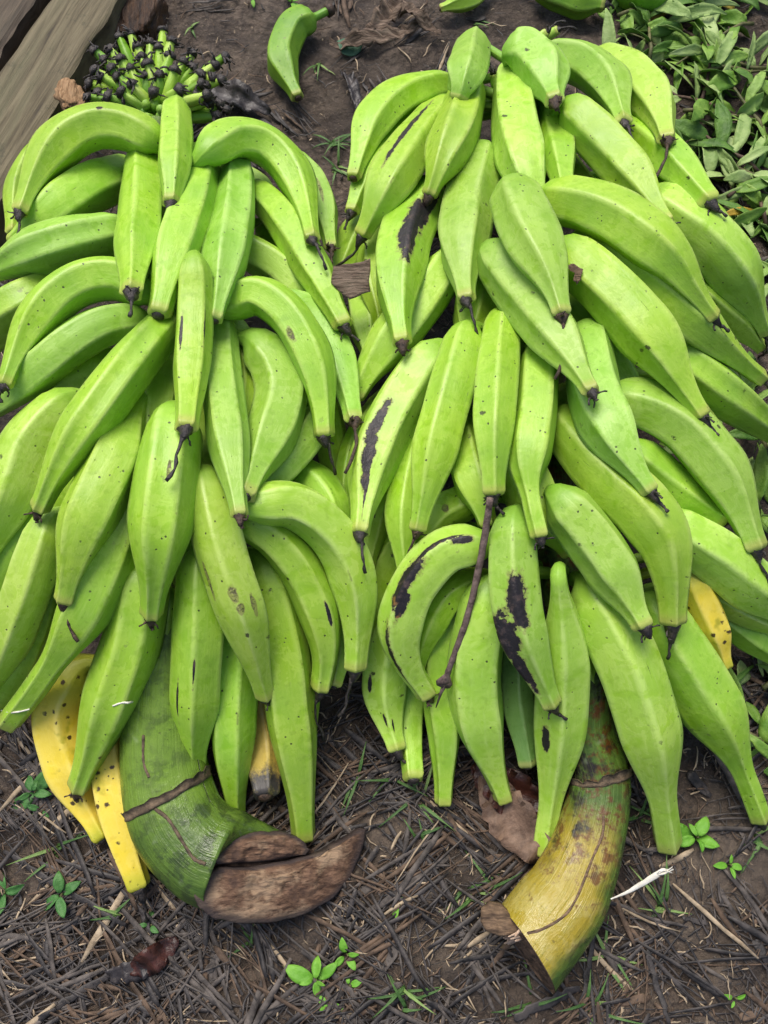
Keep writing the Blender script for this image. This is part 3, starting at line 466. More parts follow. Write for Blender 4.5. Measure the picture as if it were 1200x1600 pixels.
 ('R3a2','n',0.0135,0.523,0.55,0.98,0,0,[[0.0,0.4093,0.0994],[-0.0116,0.3813,0.1145],[-0.0228,0.356,0.1255],[-0.0315,0.3324,0.1316],[-0.0365,0.3098,0.1329],[-0.0391,0.2887,0.1293],[-0.0419,0.2693,0.1212]],[0.173,0.409,0.119]),
 ('R5a','p',0.0228,0.43,0.55,0.98,0,1,[[0.0207,0.1738,0.1012],[0.0128,0.1544,0.0816],[0.005,0.1337,0.0654],[0.0006,0.1112,0.0528],[0.0009,0.0877,0.0437],[0.0058,0.0643,0.0388],[0.0126,0.0413,0.0378]],[0.186,0.212,0.098]),
 ('R3p','n',0.0184,0.469,0.55,0.98,0,0,[[0.0846,0.2687,0.1596],[0.073,0.266,0.1538],[0.0617,0.2617,0.1492],[0.0523,0.2538,0.1452],[0.0441,0.2442,0.1423],[0.0363,0.2337,0.141],[0.0283,0.2231,0.1412]],[0.178,0.275,0.108]),
 ('R4a2','n',0.0154,0.509,0.55,0.98,0,0,[[0.1001,0.1973,0.1275],[0.0808,0.1898,0.1329],[0.0637,0.1804,0.1339],[0.0523,0.1658,0.129],[0.0438,0.1501,0.12],[0.0377,0.134,0.1067],[0.0334,0.1176,0.0895]],[0.183,0.223,0.101]),
 ('R5c','p',0.0259,0.364,0.55,0.98,0,0,[[0.1004,0.1779,0.1563],[0.0937,0.1488,0.1368],[0.0897,0.1185,0.116],[0.0909,0.0872,0.0939],[0.0981,0.0555,0.0707],[0.1104,0.0239,0.0465],[0.1237,-0.0084,0.0212]],[0.186,0.212,0.098]),
 ('R2m','p',0.0177,0.474,0.55,0.98,0,0,[[-0.0285,0.5727,0.0858],[-0.0261,0.5453,0.0993],[-0.0238,0.5198,0.111],[-0.0216,0.4963,0.1207],[-0.0194,0.4745,0.1286],[-0.0172,0.4543,0.1344],[-0.015,0.4356,0.1382]],[0.173,0.58,0.12]),
 ('R5g','n',0.0295,0.344,0.45,0.81,0,1,[[0.26,0.1656,0.1412],[0.2806,0.1355,0.1268],[0.3023,0.1054,0.1097],[0.3254,0.075,0.0896],[0.3477,0.0428,0.0663],[0.369,0.0085,0.0393],[0.3908,-0.0275,0.009]],[0.199,0.158,0.086]),
 ('R3n','n',0.0208,0.44,0.55,0.98,0,0,[[0.0754,0.3634,0.1499],[0.0776,0.3369,0.1658],[0.08,0.3129,0.1778],[0.083,0.2916,0.1854],[0.0867,0.2724,0.189],[0.0914,0.2553,0.188],[0.0966,0.2398,0.1827]],[0.174,0.364,0.116]),
 ('R5f','p',0.0285,0.456,0.55,0.86,0,0,[[0.1943,0.1817,0.1591],[0.2139,0.1453,0.1527],[0.232,0.1088,0.1396],[0.247,0.0708,0.1187],[0.2618,0.0317,0.0906],[0.2766,-0.0095,0.0546],[0.2923,-0.0535,0.011]],[0.189,0.201,0.096]),
 ('R1n','n',0.0218,0.5,0.55,0.98,0,0,[[0.0076,0.6653,0.1047],[-0.0041,0.6505,0.1029],[-0.0157,0.6351,0.1022],[-0.0267,0.6185,0.1026],[-0.0365,0.6005,0.1039],[-0.0447,0.5811,0.1062],[-0.0526,0.5611,0.1096]],[0.173,0.674,0.118]),
 ('R5e','p',0.0244,0.423,0.5,0.86,1,0,[[0.1571,0.1748,0.2043],[0.1677,0.1419,0.1635],[0.1728,0.1055,0.1257],[0.174,0.0663,0.0916],[0.1722,0.0252,0.0612],[0.1684,-0.0173,0.0348],[0.1633,-0.0607,0.0124]],[0.186,0.212,0.098]),
 ('R2n','n',0.0189,0.478,0.55,0.98,0,0,[[0.0073,0.6268,0.1257],[-0.001,0.6002,0.1293],[-0.0085,0.5738,0.1328],[-0.0107,0.5469,0.136],[-0.0085,0.5205,0.1393],[-0.0048,0.4947,0.1427],[-0.0014,0.4695,0.1462]],[0.173,0.634,0.119]),
 ('R3i','p',0.0253,0.428,0.55,0.98,0,1,[[0.2718,0.2397,0.1728],[0.2936,0.2264,0.1708],[0.3163,0.2132,0.1639],[0.3396,0.1991,0.1515],[0.365,0.1855,0.1344],[0.3938,0.1729,0.1123],[0.4256,0.1604,0.0855]],[0.181,0.233,0.103]),
 ('R3l','n',0.0178,0.451,0.55,0.98,0,0,[[0.0407,0.3514,0.1449],[0.0331,0.3224,0.1524],[0.0259,0.2953,0.1573],[0.0209,0.2696,0.1593],[0.0183,0.2449,0.1584],[0.0187,0.2214,0.1544],[0.0211,0.1988,0.1476]],[0.174,0.364,0.116]),
 ('R2k','n',0.0235,0.47,0.35,0.98,0,1,[[0.2973,0.4289,0.1645],[0.3176,0.4116,0.1618],[0.3415,0.3989,0.1503],[0.3703,0.3907,0.1291],[0.4042,0.386,0.0988],[0.4446,0.3847,0.0584],[0.4915,0.386,0.0086]],[0.172,0.425,0.12]),
 ('R4a','p',0.0218,0.46,0.55,0.98,0,1,[[0.0888,0.2172,0.1807],[0.0591,0.2119,0.1783],[0.0371,0.1934,0.1686],[0.0227,0.1692,0.1537],[0.0166,0.1422,0.135],[0.0248,0.1153,0.113],[0.042,0.0911,0.0888]],[0.179,0.246,0.106]),
 ('R3g','n',0.026,0.445,0.55,0.98,0,1,[[0.1746,0.3426,0.1882],[0.1916,0.304,0.201],[0.212,0.2717,0.2092],[0.2349,0.2441,0.2119],[0.2532,0.2144,0.2072],[0.2605,0.1816,0.1944],[0.2647,0.1491,0.1751]],[0.175,0.349,0.114]),
 ('R2j','n',0.0159,0.525,0.55,0.98,0,1,[[0.3463,0.526,0.1315],[0.3604,0.5197,0.1224],[0.3757,0.5148,0.1108],[0.3924,0.5111,0.0967],[0.4104,0.5084,0.08],[0.4296,0.5065,0.0605],[0.4503,0.5055,0.0384]],[0.173,0.528,0.12]),
 ('R4b','b',0.0227,0.431,0.55,0.98,0,1,[[0.1185,0.2325,0.2],[0.1174,0.2045,0.1948],[0.1184,0.1773,0.1875],[0.1222,0.1509,0.1777],[0.1304,0.1255,0.166],[0.1426,0.1014,0.1521],[0.1559,0.0773,0.1357]],[0.179,0.246,0.106]),
 ('R2l','p',0.0248,0.45,0.55,0.98,0,0,[[0.0723,0.5387,0.1611],[0.0546,0.5099,0.1638],[0.0373,0.4831,0.1645],[0.0199,0.4586,0.163],[0.0024,0.4359,0.1594],[-0.0136,0.4136,0.1531],[-0.028,0.3915,0.1442]],[0.173,0.546,0.12]),
 ('R3d','n',0.0216,0.386,0.5,0.81,0,1,[[0.154,0.4109,0.2001],[0.1483,0.3723,0.2102],[0.1428,0.3365,0.2179],[0.1359,0.3035,0.2229],[0.1313,0.2725,0.2253],[0.1337,0.2435,0.2247],[0.1387,0.2163,0.2215]],[0.173,0.409,0.119]),
 ('R3f','b',0.0254,0.449,0.55,0.98,0,1,[[0.2299,0.3609,0.1972],[0.2602,0.3483,0.1985],[0.2868,0.3297,0.1975],[0.3076,0.3046,0.194],[0.3251,0.2775,0.1894],[0.3377,0.2481,0.1837],[0.3482,0.2181,0.1775]],[0.174,0.364,0.116]),
 ('R2i','n',0.0185,0.493,0.55,0.98,0,1,[[0.2984,0.6675,0.1354],[0.3162,0.6453,0.1435],[0.337,0.6304,0.1425],[0.3612,0.6219,0.1312],[0.3886,0.6182,0.1101],[0.4197,0.619,0.0782],[0.4554,0.624,0.0362]],[0.173,0.674,0.118]),
 ('R3a','p',0.0263,0.364,0.55,0.98,0,1,[[0.0491,0.4156,0.1809],[0.03,0.389,0.1763],[0.0127,0.3604,0.174],[-0.002,0.3298,0.1741],[-0.0129,0.2974,0.1765],[-0.0182,0.2635,0.1814],[-0.0221,0.2296,0.1892]],[0.172,0.425,0.12]),
 ('R2g','n',0.0237,0.378,0.55,0.98,0,1,[[0.2111,0.5465,0.1895],[0.2363,0.5112,0.2038],[0.2623,0.482,0.209],[0.2899,0.458,0.2042],[0.3209,0.4391,0.1901],[0.3568,0.4251,0.1658],[0.3996,0.416,0.1322]],[0.173,0.546,0.12]),
 ('R3b','n',0.0215,0.37,0.55,0.98,0,1,[[0.0827,0.4302,0.1987],[0.0721,0.3917,0.2045],[0.0624,0.356,0.2075],[0.0534,0.3227,0.2073],[0.0453,0.2913,0.2041],[0.0383,0.2614,0.1973],[0.0317,0.2327,0.1872]],[0.172,0.425,0.12]),
 ('R4c','b',0.0246,0.42,0.55,0.98,0,1,[[0.1623,0.2501,0.2141],[0.177,0.234,0.2095],[0.1902,0.2166,0.2053],[0.2022,0.1985,0.2017],[0.2129,0.1796,0.1987],[0.2222,0.1602,0.1965],[0.231,0.1407,0.1951]],[0.178,0.261,0.107]),
 ('R2h','p',0.028,0.306,0.55,0.98,0,1,[[0.2982,0.6123,0.1667],[0.32,0.5879,0.1711],[0.3435,0.5681,0.1679],[0.3666,0.5499,0.1556],[0.3906,0.534,0.1351],[0.4161,0.5205,0.1056],[0.4445,0.5093,0.0679]],[0.173,0.615,0.12]),
 ('R3c','n',0.0196,0.531,0.55,0.98,0,1,[[0.1193,0.4483,0.1974],[0.1125,0.4079,0.2126],[0.1066,0.3714,0.2237],[0.102,0.3387,0.2304],[0.0988,0.309,0.2327],[0.098,0.2819,0.2301],[0.0984,0.257,0.2229]],[0.172,0.442,0.12]),
 ('R3e','b',0.0246,0.322,0.5,0.98,0,1,[[0.2022,0.4297,0.1995],[0.1984,0.3899,0.2157],[0.1971,0.3541,0.2284],[0.2016,0.3231,0.2374],[0.2096,0.2959,0.2428],[0.2206,0.2725,0.2442],[0.2337,0.2516,0.2415]],[0.172,0.425,0.12]),
 ('R1j','n',0.0195,0.424,0.55,0.98,0,1,[[0.0482,0.8027,0.0861],[0.029,0.7679,0.1018],[0.0107,0.7359,0.1152],[-0.0054,0.7058,0.1256],[-0.0188,0.6766,0.1331],[-0.0285,0.6485,0.1373],[-0.0362,0.622,0.1388]],[0.172,0.812,0.112]),
 ('R2a','n',0.0275,0.349,0.45,0.98,0,1,[[0.0523,0.6446,0.142],[0.0361,0.6008,0.16],[0.0229,0.5595,0.1754],[0.016,0.5199,0.1877],[0.013,0.4828,0.1973],[0.0145,0.4488,0.2042],[0.0175,0.4174,0.2087]],[0.173,0.654,0.118]),
 ('R1e','n',0.0217,0.545,0.55,0.98,0,1,[[0.2828,0.7757,0.1173],[0.2924,0.736,0.1391],[0.3022,0.7004,0.1578],[0.3118,0.6684,0.1727],[0.3213,0.6392,0.184],[0.3313,0.6135,0.1915],[0.3421,0.5907,0.1954]],[0.172,0.772,0.113]),
 ('R1i','n',0.023,0.369,0.55,0.98,0,0,[[0.0787,0.8457,0.0895],[0.0478,0.8212,0.1098],[0.0201,0.7934,0.1261],[-0.0025,0.7609,0.138],[-0.0188,0.7261,0.1462],[-0.027,0.6903,0.1512],[-0.0339,0.6567,0.154]],[0.172,0.852,0.11]),
 ('R2f','n',0.0262,0.313,0.5,0.98,0,1,[[0.1809,0.5056,0.2257],[0.2044,0.4764,0.2314],[0.2257,0.4473,0.2344],[0.2451,0.4183,0.2348],[0.263,0.3896,0.2326],[0.279,0.361,0.2276],[0.2963,0.334,0.2205]],[0.173,0.511,0.12]),
 ('R1h','n',0.0207,0.514,0.55,0.98,0,0,[[0.1945,0.8092,0.1147],[0.1956,0.7682,0.1329],[0.1962,0.7294,0.1499],[0.1951,0.6926,0.1655],[0.193,0.6578,0.1799],[0.1909,0.6252,0.193],[0.189,0.5945,0.2048]],[0.172,0.812,0.112]),
 ('R1k','n',0.0257,0.362,0.55,0.98,0,1,[[0.0744,0.79,0.1103],[0.0528,0.7326,0.142],[0.0335,0.6843,0.1658],[0.017,0.6445,0.1807],[0.0025,0.6121,0.1871],[-0.0101,0.5868,0.1841],[-0.022,0.5677,0.1723]],[0.172,0.792,0.113]),
 ('R1f','n',0.0251,0.338,0.55,0.98,0,1,[[0.2086,0.7183,0.1865],[0.2259,0.6937,0.1874],[0.242,0.668,0.1895],[0.2563,0.6407,0.1929],[0.2692,0.6125,0.1975],[0.2801,0.583,0.2035],[0.2894,0.5528,0.2108]],[0.172,0.713,0.116]),
 ('R2b','b',0.0266,0.34,0.55,0.98,0,1,[[0.1114,0.6804,0.158],[0.101,0.6402,0.1688],[0.0916,0.6013,0.1793],[0.0849,0.5637,0.1894],[0.0805,0.5273,0.1992],[0.0797,0.4924,0.2086],[0.0806,0.459,0.2178]],[0.173,0.674,0.118]),
 ('R1g','p',0.0263,0.474,0.55,0.98,0,0,[[0.158,0.8297,0.1249],[0.1519,0.7669,0.1534],[0.148,0.7129,0.1758],[0.1478,0.6679,0.1913],[0.1499,0.6305,0.2002],[0.1546,0.6006,0.2018],[0.1613,0.577,0.1965]],[0.172,0.832,0.111]),
 ('R2e','b',0.0251,0.328,0.55,0.98,0,1,[[0.111,0.5122,0.2131],[0.1257,0.4829,0.2181],[0.1397,0.4534,0.225],[0.1531,0.424,0.2341],[0.165,0.3942,0.2449],[0.1742,0.3634,0.2575],[0.1814,0.3325,0.272]],[0.173,0.511,0.12]),
 ('R1d','p',0.0247,0.396,0.55,0.98,0,1,[[0.2668,0.8611,0.1146],[0.2817,0.8344,0.1295],[0.2948,0.8063,0.1443],[0.3036,0.774,0.1583],[0.3086,0.7395,0.172],[0.3082,0.703,0.1856],[0.3053,0.6665,0.1996]],[0.172,0.852,0.11]),
 ('R1l','n',0.0255,0.338,0.45,0.98,0,1,[[0.1015,0.7994,0.1328],[0.0923,0.7467,0.1604],[0.0837,0.7021,0.1816],[0.074,0.6664,0.1959],[0.0642,0.6382,0.2035],[0.0563,0.6165,0.2035],[0.0495,0.6005,0.1962]],[0.172,0.792,0.113]),
 ('R2d','n',0.0268,0.313,0.5,0.98,0,1,[[0.1717,0.5739,0.2188],[0.2014,0.5544,0.2334],[0.2289,0.5328,0.2417],[0.2535,0.5087,0.2434],[0.2772,0.4856,0.2399],[0.298,0.4615,0.2302],[0.3208,0.4401,0.216]],[0.173,0.58,0.12]),
 ('R1c','b',0.0245,0.369,0.55,0.98,0,1,[[0.201,0.8453,0.1338],[0.2201,0.834,0.1444],[0.237,0.8155,0.1551],[0.2497,0.789,0.1657],[0.2576,0.7576,0.1772],[0.2591,0.7219,0.1899],[0.2586,0.6849,0.2046]],[0.172,0.852,0.11]),
 ('R2c','b',0.0272,0.325,0.39999999999999997,0.98,0,1,[[0.1307,0.5712,0.234],[0.1346,0.5408,0.2417],[0.1392,0.5122,0.2485],[0.1459,0.4863,0.2543],[0.1529,0.4619,0.259],[0.158,0.4382,0.2622],[0.1619,0.4153,0.2639]],[0.173,0.563,0.12]),
 ('R1b','b',0.0271,0.378,0.55,0.98,0,1,[[0.1512,0.8137,0.1716],[0.1635,0.8095,0.1755],[0.1728,0.7967,0.179],[0.1789,0.779,0.1835],[0.1828,0.7587,0.1895],[0.1843,0.736,0.1974],[0.1851,0.7118,0.2071]],[0.172,0.812,0.112]),
 ('R1a','b',0.0216,0.439,0.55,0.98,0,1,[[0.1158,0.911,0.0965],[0.1073,0.8564,0.1344],[0.1001,0.8113,0.1643],[0.0941,0.7764,0.1855],[0.0891,0.7504,0.1985],[0.0853,0.7338,0.2026],[0.0825,0.7256,0.1983]],[0.172,0.852,0.11])]}
def curve_ring_tube(centers, radii, seg, cutp=None, cutn=None, squash=1.0, nring=60, shape=None):
    C2 = catmull([(*c,) for c in centers], nring); R2 = [v.x for v in catmull([(r,0,0) for r in radii], nring)]
    T, N, B = frames(C2); vs, uv = [], []
    for i in range(nring):
        for k in range(seg):
            th = -pi+2*pi*k/seg; r = R2[i]*(1+.035*noise.noise(Vector((cos(th)*1.4, sin(th)*1.4, i*.10+R2[0]*900))))
            vs.append(C2[i]+N[i]*cos(th)*r*squash+B[i]*sin(th)*r); uv.append(((th+pi)/(2*pi), i/(nring-1)))
    fs = [(i*seg+k, i*seg+(k+1)%seg, (i+1)*seg+(k+1)%seg, (i+1)*seg+k) for i in range(nring-1) for k in range(seg)]
    if cutp is not None:                            # generators run on to the slanting cut
        D = T[-1]; rim = []
        for k in range(seg):
            p = vs[(nring-1)*seg+k]; t = (cutp-p).dot(cutn)/D.dot(cutn); rim.append(p+D*t)
        if shape:                                   # the ragged outline of the cut, lying in the plane of the cut
            c = sum(shape, Vector())/len(shape); ax = D-cutn*D.dot(cutn); ax.normalize(); bx = cutn.cross(ax)
            def ang(p): return atan2((p-c).dot(bx), (p-c).dot(ax))
            dense = [shape[i].lerp(shape[(i+1) % len(shape)], k/12) for i in range(len(shape)) for k in range(12)]
            cr = sum(rim, Vector())/len(rim); a0 = [atan2((p-cr).dot(bx)*1.9, (p-cr).dot(ax)) for p in rim]
            rim = [min(dense, key=lambda q: abs((ang(q)-a+pi) % (2*pi)-pi)) for a in a0]
        m = 10
        for j in range(1, m+1):
            for k in range(seg):
                p = vs[(nring-1)*seg+k]; vs.append(p.lerp(rim[k], j/m)); uv.append((uv[k][0], 1+.05*j))
        fs += [((nring-1+j)*seg+k, (nring-1+j)*seg+(k+1)%seg, (nring+j)*seg+(k+1)%seg, (nring+j)*seg+k) for j in range(m) for k in range(seg)]
        return vs, fs, uv, rim
    return vs, fs, uv, None
def cut_cap(rim, nrm, mat, parent, label, depth=.004, crack=None):
    c = sum(rim, Vector())/len(rim); seg = len(rim); vs, fs = [], []; m = 34
    csign = 1 if crack and (Vector((0,1,0))).dot(nrm.cross(crack[1]-crack[0])) > 0 else -1
    ax = (max(rim, key=lambda p: (p-c).length)-c).normalized(); bx = nrm.cross(ax).normalized()
    for j in range(m+1):
        f = 1-j/m
        for k in range(seg):
            p = c+(rim[k]-c)*(.995*f+.004); a, b = (p-c).dot(ax), (p-c).dot(bx)
            h = noise.fractal(Vector((a*90, b*220, 3)), 1, 2, 4)*.0022 + noise.fractal(Vector((a*30, b*40, 7)), 1, 2, 3)*.003 - .001
            h += -.004*sstep(.72, 1, f)*.4 + .0012
            if crack:                               # the split that parts the upper lobe from the lower one
                q0, q1 = crack; e = (q1-q0).normalized(); s_ = (p-q0).dot(e)/(q1-q0).length; db = (p-q0).dot(nrm.cross(e))*csign - .004*noise.noise(Vector((s_*7,0,4)))
                wgt = sstep(-.02, .10, s_)*(1-sstep(1.0, 1.08, s_))
                h -= .010*math.exp(-(db/.0016)**2)*wgt
                if db > 0: h -= .007*wgt*sstep(0, .003, db)
            if j == 0: h = .0006
            vs.append(p+nrm*h)
    fs = [(j*seg+k, j*seg+(k+1)%seg, (j+1)*seg+(k+1)%seg, (j+1)*seg+k) for j in range(m) for k in range(seg)]
    fs.append(tuple(m*seg+k for k in range(seg)))
    o = obj('cut_end', vs, fs, mat, parent); o['label'] = label
    bm = bmesh.new(); bm.from_mesh(o.data); bmesh.ops.recalc_face_normals(bm, faces=bm.faces); bm.to_mesh(o.data); bm.free()
    return o
# stalk skins
def stalk_mat(name, yellow):
    s = NT(name); oc = s.objco(); uv = s.uvco(); sep = s.n('ShaderNodeSeparateXYZ'); s.L(uv, sep.inputs[0]); u, v = sep.outputs[0], sep.outputs[1]
    n1 = s.noise(oc, 14, 4, .6); n2 = s.noise(oc, 55, 5, .65); st = s.noise(s.uvco((26, 3, 1)), 1.4, 4, .65)
    col = s.mix(s.ramp(s.math('ADD', n1, s.math('MULTIPLY', st, .4)), .5, .85), (.036,.080,.010), (.105,.180,.024))
    col = s.mix(s.ramp(n2, .46, .62, 0, .8), col, (.024,.042,.012))
    if yellow:
        ye = s.math('MULTIPLY', s.ramp(s.math('ADD', u, s.math('MULTIPLY', s.math('SUBTRACT', n1, .5), .25)), .36, .44), s.ramp(v, .70, .80))
        yc = s.mix(s.ramp(n2, .4, .65), (.33,.25,.022), (.40,.33,.085)); col = s.mix(ye, col, yc)
        rn = s.math('ADD', s.math('MULTIPLY', n2, .7), s.math('MULTIPLY', s.noise(oc, 120, 4, .7), .5)); ru = s.math('MULTIPLY', s.ramp(s.math('SUBTRACT', rn, s.ramp(v, .82, 1.0, 0, .14)), .56, .70), s.ramp(s.math('ADD', u, s.math('MULTIPLY', n1, .2)), .42, .54))
        ru = s.math('MULTIPLY', ru, s.ramp(v, 1.35, 1.0)); col = s.mix(s.math('MULTIPLY', ru, .85), col, (.110,.030,.006))
        col = s.mix(s.math('MULTIPLY', s.ramp(s.noise(oc, 24, 4, .7), .50, .62), s.ramp(v, .90, .78)), col, (.018,.014,.010))
    else:
        col = s.mix(s.ramp(s.noise(oc, 19, 4, .6), .62, .70, 0, .75), col, (.022,.026,.012))
        col = s.mix(s.math('MULTIPLY', s.ramp(v, .78, .70), s.ramp(n2, .68, .40, .35, .8)), col, (.165,.275,.030))
    ck = s.math('MULTIPLY', s.ramp(s.noise(s.uvco((30, 1.6, 1)), 1.3, 4, .6, .3), .700, .735), 1.0)
    col = s.mix(s.math('MULTIPLY', ck, .85), col, (.030,.022,.014))
    wx = s.ramp(s.noise(oc, 33, 3, .6), .62, .72, 0, .3); col = s.mix(wx, col, (.30,.36,.22))
    ft = s.noise(s.uvco((160, 2.5, 1)), 1.0, 4, .6); col = s.mix(s.math('MULTIPLY', s.ramp(ft, .52, .68), .30), col, (.16,.22,.05)); col = s.mix(s.math('MULTIPLY', s.ramp(s.noise(oc, 190, 4, .7), .62, .70), .6), col, (.03,.026,.012))
    s.fin(col, s.math('ADD', s.ramp(n1, .40, .60, .28, 0), s.math('MULTIPLY', n2, .35)), .45)
    s.bump(s.math('SUBTRACT', s.math('ADD', s.math('MULTIPLY', st, .6), s.math('ADD', s.math('MULTIPLY', n2, .5), s.math('MULTIPLY', ft, .25))), s.math('MULTIPLY', ck, .8)), .7, .004); return s.m
def fibre_mat(name, rim=True):
    s = NT(name); tc = s.n('ShaderNodeTexCoord'); m = s.n('ShaderNodeMapping'); s.L(tc.outputs['Object'], m.inputs[0]); m.inputs['Rotation'].default_value = (0,0,-.35); m.inputs['Scale'].default_value = (60, 190, 90)
    f = s.noise(m.outputs[0], 1.0, 6, .7, .5); oc = s.objco(); g = s.noise(oc, 26, 4, .6)
    col = s.mix(s.ramp(f, .3, .72), (.065,.035,.022), (.250,.145,.090)); col = s.mix(s.ramp(s.math('ADD', g, s.math('MULTIPLY', f, .3)), .62, .80, 0, .8), col, (.42,.29,.18))
    col = s.mix(s.ramp(g, .46, .36, 0, .75), col, (.055,.034,.028))
    sp = s.n('ShaderNodeSeparateXYZ'); s.L(s.uvco(), sp.inputs[0]); col = s.mix(s.ramp(s.math('ADD', sp.outputs[1], s.math('MULTIPLY', s.math('SUBTRACT', g, .5), .35)), .80, .97, 0, .85), col, (.045,.036,.036))
    s.fin(col, .75, .25); s.bump(f, .9, .003); return s.m
M_STL = stalk_mat('stalk_green', False); M_STR = stalk_mat('stalk_yellowing', True); M_CUT = fibre_mat('cut_fibre')
M_NODE = simple('node_scar', (.030,.022,.014), (.190,.135,.085), 60, .7, .3, .9, .003)
M_BRACT = simple('dry_sheath', (.05,.032,.022), (.23,.15,.09), 45, .75, .25, .8, .003, (1,4,1))
rngs = random.Random(5)
roots = {}
for side, rows in DATA.items():
    root = empty('plantain_bunch', at(255,800,0) if side == 'L' else at(870,800,0)); roots[side] = root
    for (id_, tone, W, tr, ns, ne, pt, tip, P, Q) in rows:
        mat = skin('plantain_skin_bruised' if id_ in ('L3c','L2h','L3b','R3p','L1j') else 'plantain_skin_marked', tone, SCARS[id_]) if id_ in SCARS else MATS[tone]
        o = plantain('plantain', W, tr, ns, ne, pt, P, Q, mat, root, tip, random.Random(sum(map(ord, id_))*31+7))
        if id_ in SLABEL: o['label'] = SLABEL[id_]
        elif tone == 'y': o['label'] = 'ripe yellow plantain'
    root['_k'] = side
for k_, r_ in roots.items(): del r_['_k']
tag(roots['L'], 'left bunch of green plantains, its thick stalk cut to a broad brown slanting face', 'plantain bunch', 'plantain bunches lying on the mud')
tag(roots['R'], 'right bunch of green plantains, its stalk yellow and rust stained at the lower end', 'plantain bunch', 'plantain bunches lying on the mud')
def stalk(side, cs, rs, cutp, cutn, mat, squash=1.0, seg=64, shape=None):
    vs, fs, uv, rim = curve_ring_tube(cs, rs, seg, cutp, cutn, squash, shape=shape)
    return obj('stalk', vs, fs, mat, roots[side], uv), rim
A_ = at(304,1402,.085); B_ = at(575,1300,.006)
csL = [at(245,190,.12), at(255,450,.12), at(262,700,.12), at(262,930,.105), at(254,1080,.075), at(256,1190,.058), at(276,1278,.053), at(318,1328,.052), at(350,1343,.052)]
rsL = [.010,.016,.022,.030,.038,.043,.046,.047,.047]
dL = (csL[-1]-csL[-2]).normalized(); acr = Vector((-dL.y, dL.x, 0)); cn = (B_-A_).cross(acr).normalized(); cn = cn if cn.z > 0 else -cn
def onplane(px, py, c, n):
    r = ray(px, py); o = Vector((0,0,CAM_H)); return o + r*((c-o).dot(n)/r.dot(n))
PC = A_.lerp(B_, .5)
shp = [onplane(x, y, PC-cn*.009, cn) for x, y in ((303,1400),(312,1420),(335,1436),(378,1443),(420,1443),(475,1430),(508,1405),(516,1370),(508,1342),(484,1326),(470,1312),(445,1303),(400,1302),(370,1313),(345,1335),(320,1365))]
st, rim = stalk('L', csL, rsL, PC-cn*.009, cn, M_STL, .95, shape=shp)
st['label'] = 'thick green stalk with a dark ring scar'
def lobe(px, off, th, label):
    q = []
    for i in range(len(px)):
        a, b = px[i], px[(i+1) % len(px)]
        for k in range(4): q.append(onplane(a[0]+(b[0]-a[0])*k/4, a[1]+(b[1]-a[1])*k/4, PC+cn*off, cn)+Vector((rnd(-.0006,.0006), rnd(-.0006,.0006), 0)))
    c = sum(q, Vector())/len(q); vs, fs = [], []; n = len(q); m = 26
    for j in range(m+1):                            # domed fibrous face, sinking at its blackened rim
        f = 1-j/m
        for p0 in q:
            p = c+(p0-c)*(.985*f+.01); h = noise.fractal(Vector((p.x*120+p.y*40, p.y*330, 3)), 1, 2, 4)*.0016+noise.fractal(p*45, 1, 2, 3)*.0035
            vs.append(p+cn*(h*(1-f**6)+.004*(1-f**4)))
    b0 = len(vs)
    for p0 in q: vs.append(p0-cn*th)
    fs = [(j*n+k, j*n+(k+1)%n, (j+1)*n+(k+1)%n, (j+1)*n+k) for j in range(m) for k in range(n)]
    fs += [tuple(m*n+k for k in range(n)), tuple(b0+k for k in range(n))[::-1]] + [(k, b0+k, b0+(k+1)%n, (k+1)%n) for k in range(n)]
    uv = [(.5, 1-j/m) for j in range(m+1) for _ in q]+[(.5, 1)]*n
    o = obj('cut_face', vs, fs, M_CUT, st, uv); o['label'] = label
    bm = bmesh.new(); bm.from_mesh(o.data); bmesh.ops.recalc_face_normals(bm, faces=bm.faces); bm.to_mesh(o.data); bm.free()
cut_cap(rim, cn, simple('cut_dark_core', (.020,.013,.010), (.080,.050,.034), 70, .8, .2, .9, .003), st, 'dark split between the two brown lobes')
lobe([(303,1400),(312,1420),(335,1436),(378,1443),(420,1443),(475,1430),(520,1405),(550,1370),(568,1325),(573,1296),(560,1299),(530,1318),(495,1337),(440,1349),(390,1357),(345,1356),(318,1374)], .0, .009, 'large lower lobe of the brown cut, drawn out to a tip')
lobe([(328,1347),(345,1329),(370,1311),(400,1301),(445,1301),(470,1311),(485,1328),(478,1335),(440,1341),(390,1348),(345,1350)], -.004, .010, 'small upper lobe of the brown cut')
A2 = at(752,1412,.075); 
csR = [at(815,110,.12), at(835,350,.12), at(850,600,.12), at(872,850,.105), at(915,1050,.075), at(917,1140,.058), at(938,1215,.048), at(921,1310,.044), at(890,1390,.044), at(862,1430,.045)]
rsR = [.010,.016,.022,.025,.027,.028,.030,.034,.039,.041]
dR = (csR[-1]-csR[-2]).normalized(); cnR = (dR + Vector((-.38,.10,.10))).normalized()
st2, rim2 = stalk('R', csR, rsR, at(812,1466,.05), cnR, M_STR)
st2['label'] = 'stalk with a ring scar, rust stained yellow on one side and green on the other'
cut_cap(rim2, cnR, simple('cut_dark', (.040,.026,.018), (.150,.095,.062), 70, .75, .25, .9, .003, (1,3,1)), st2, 'dark brown cut end')
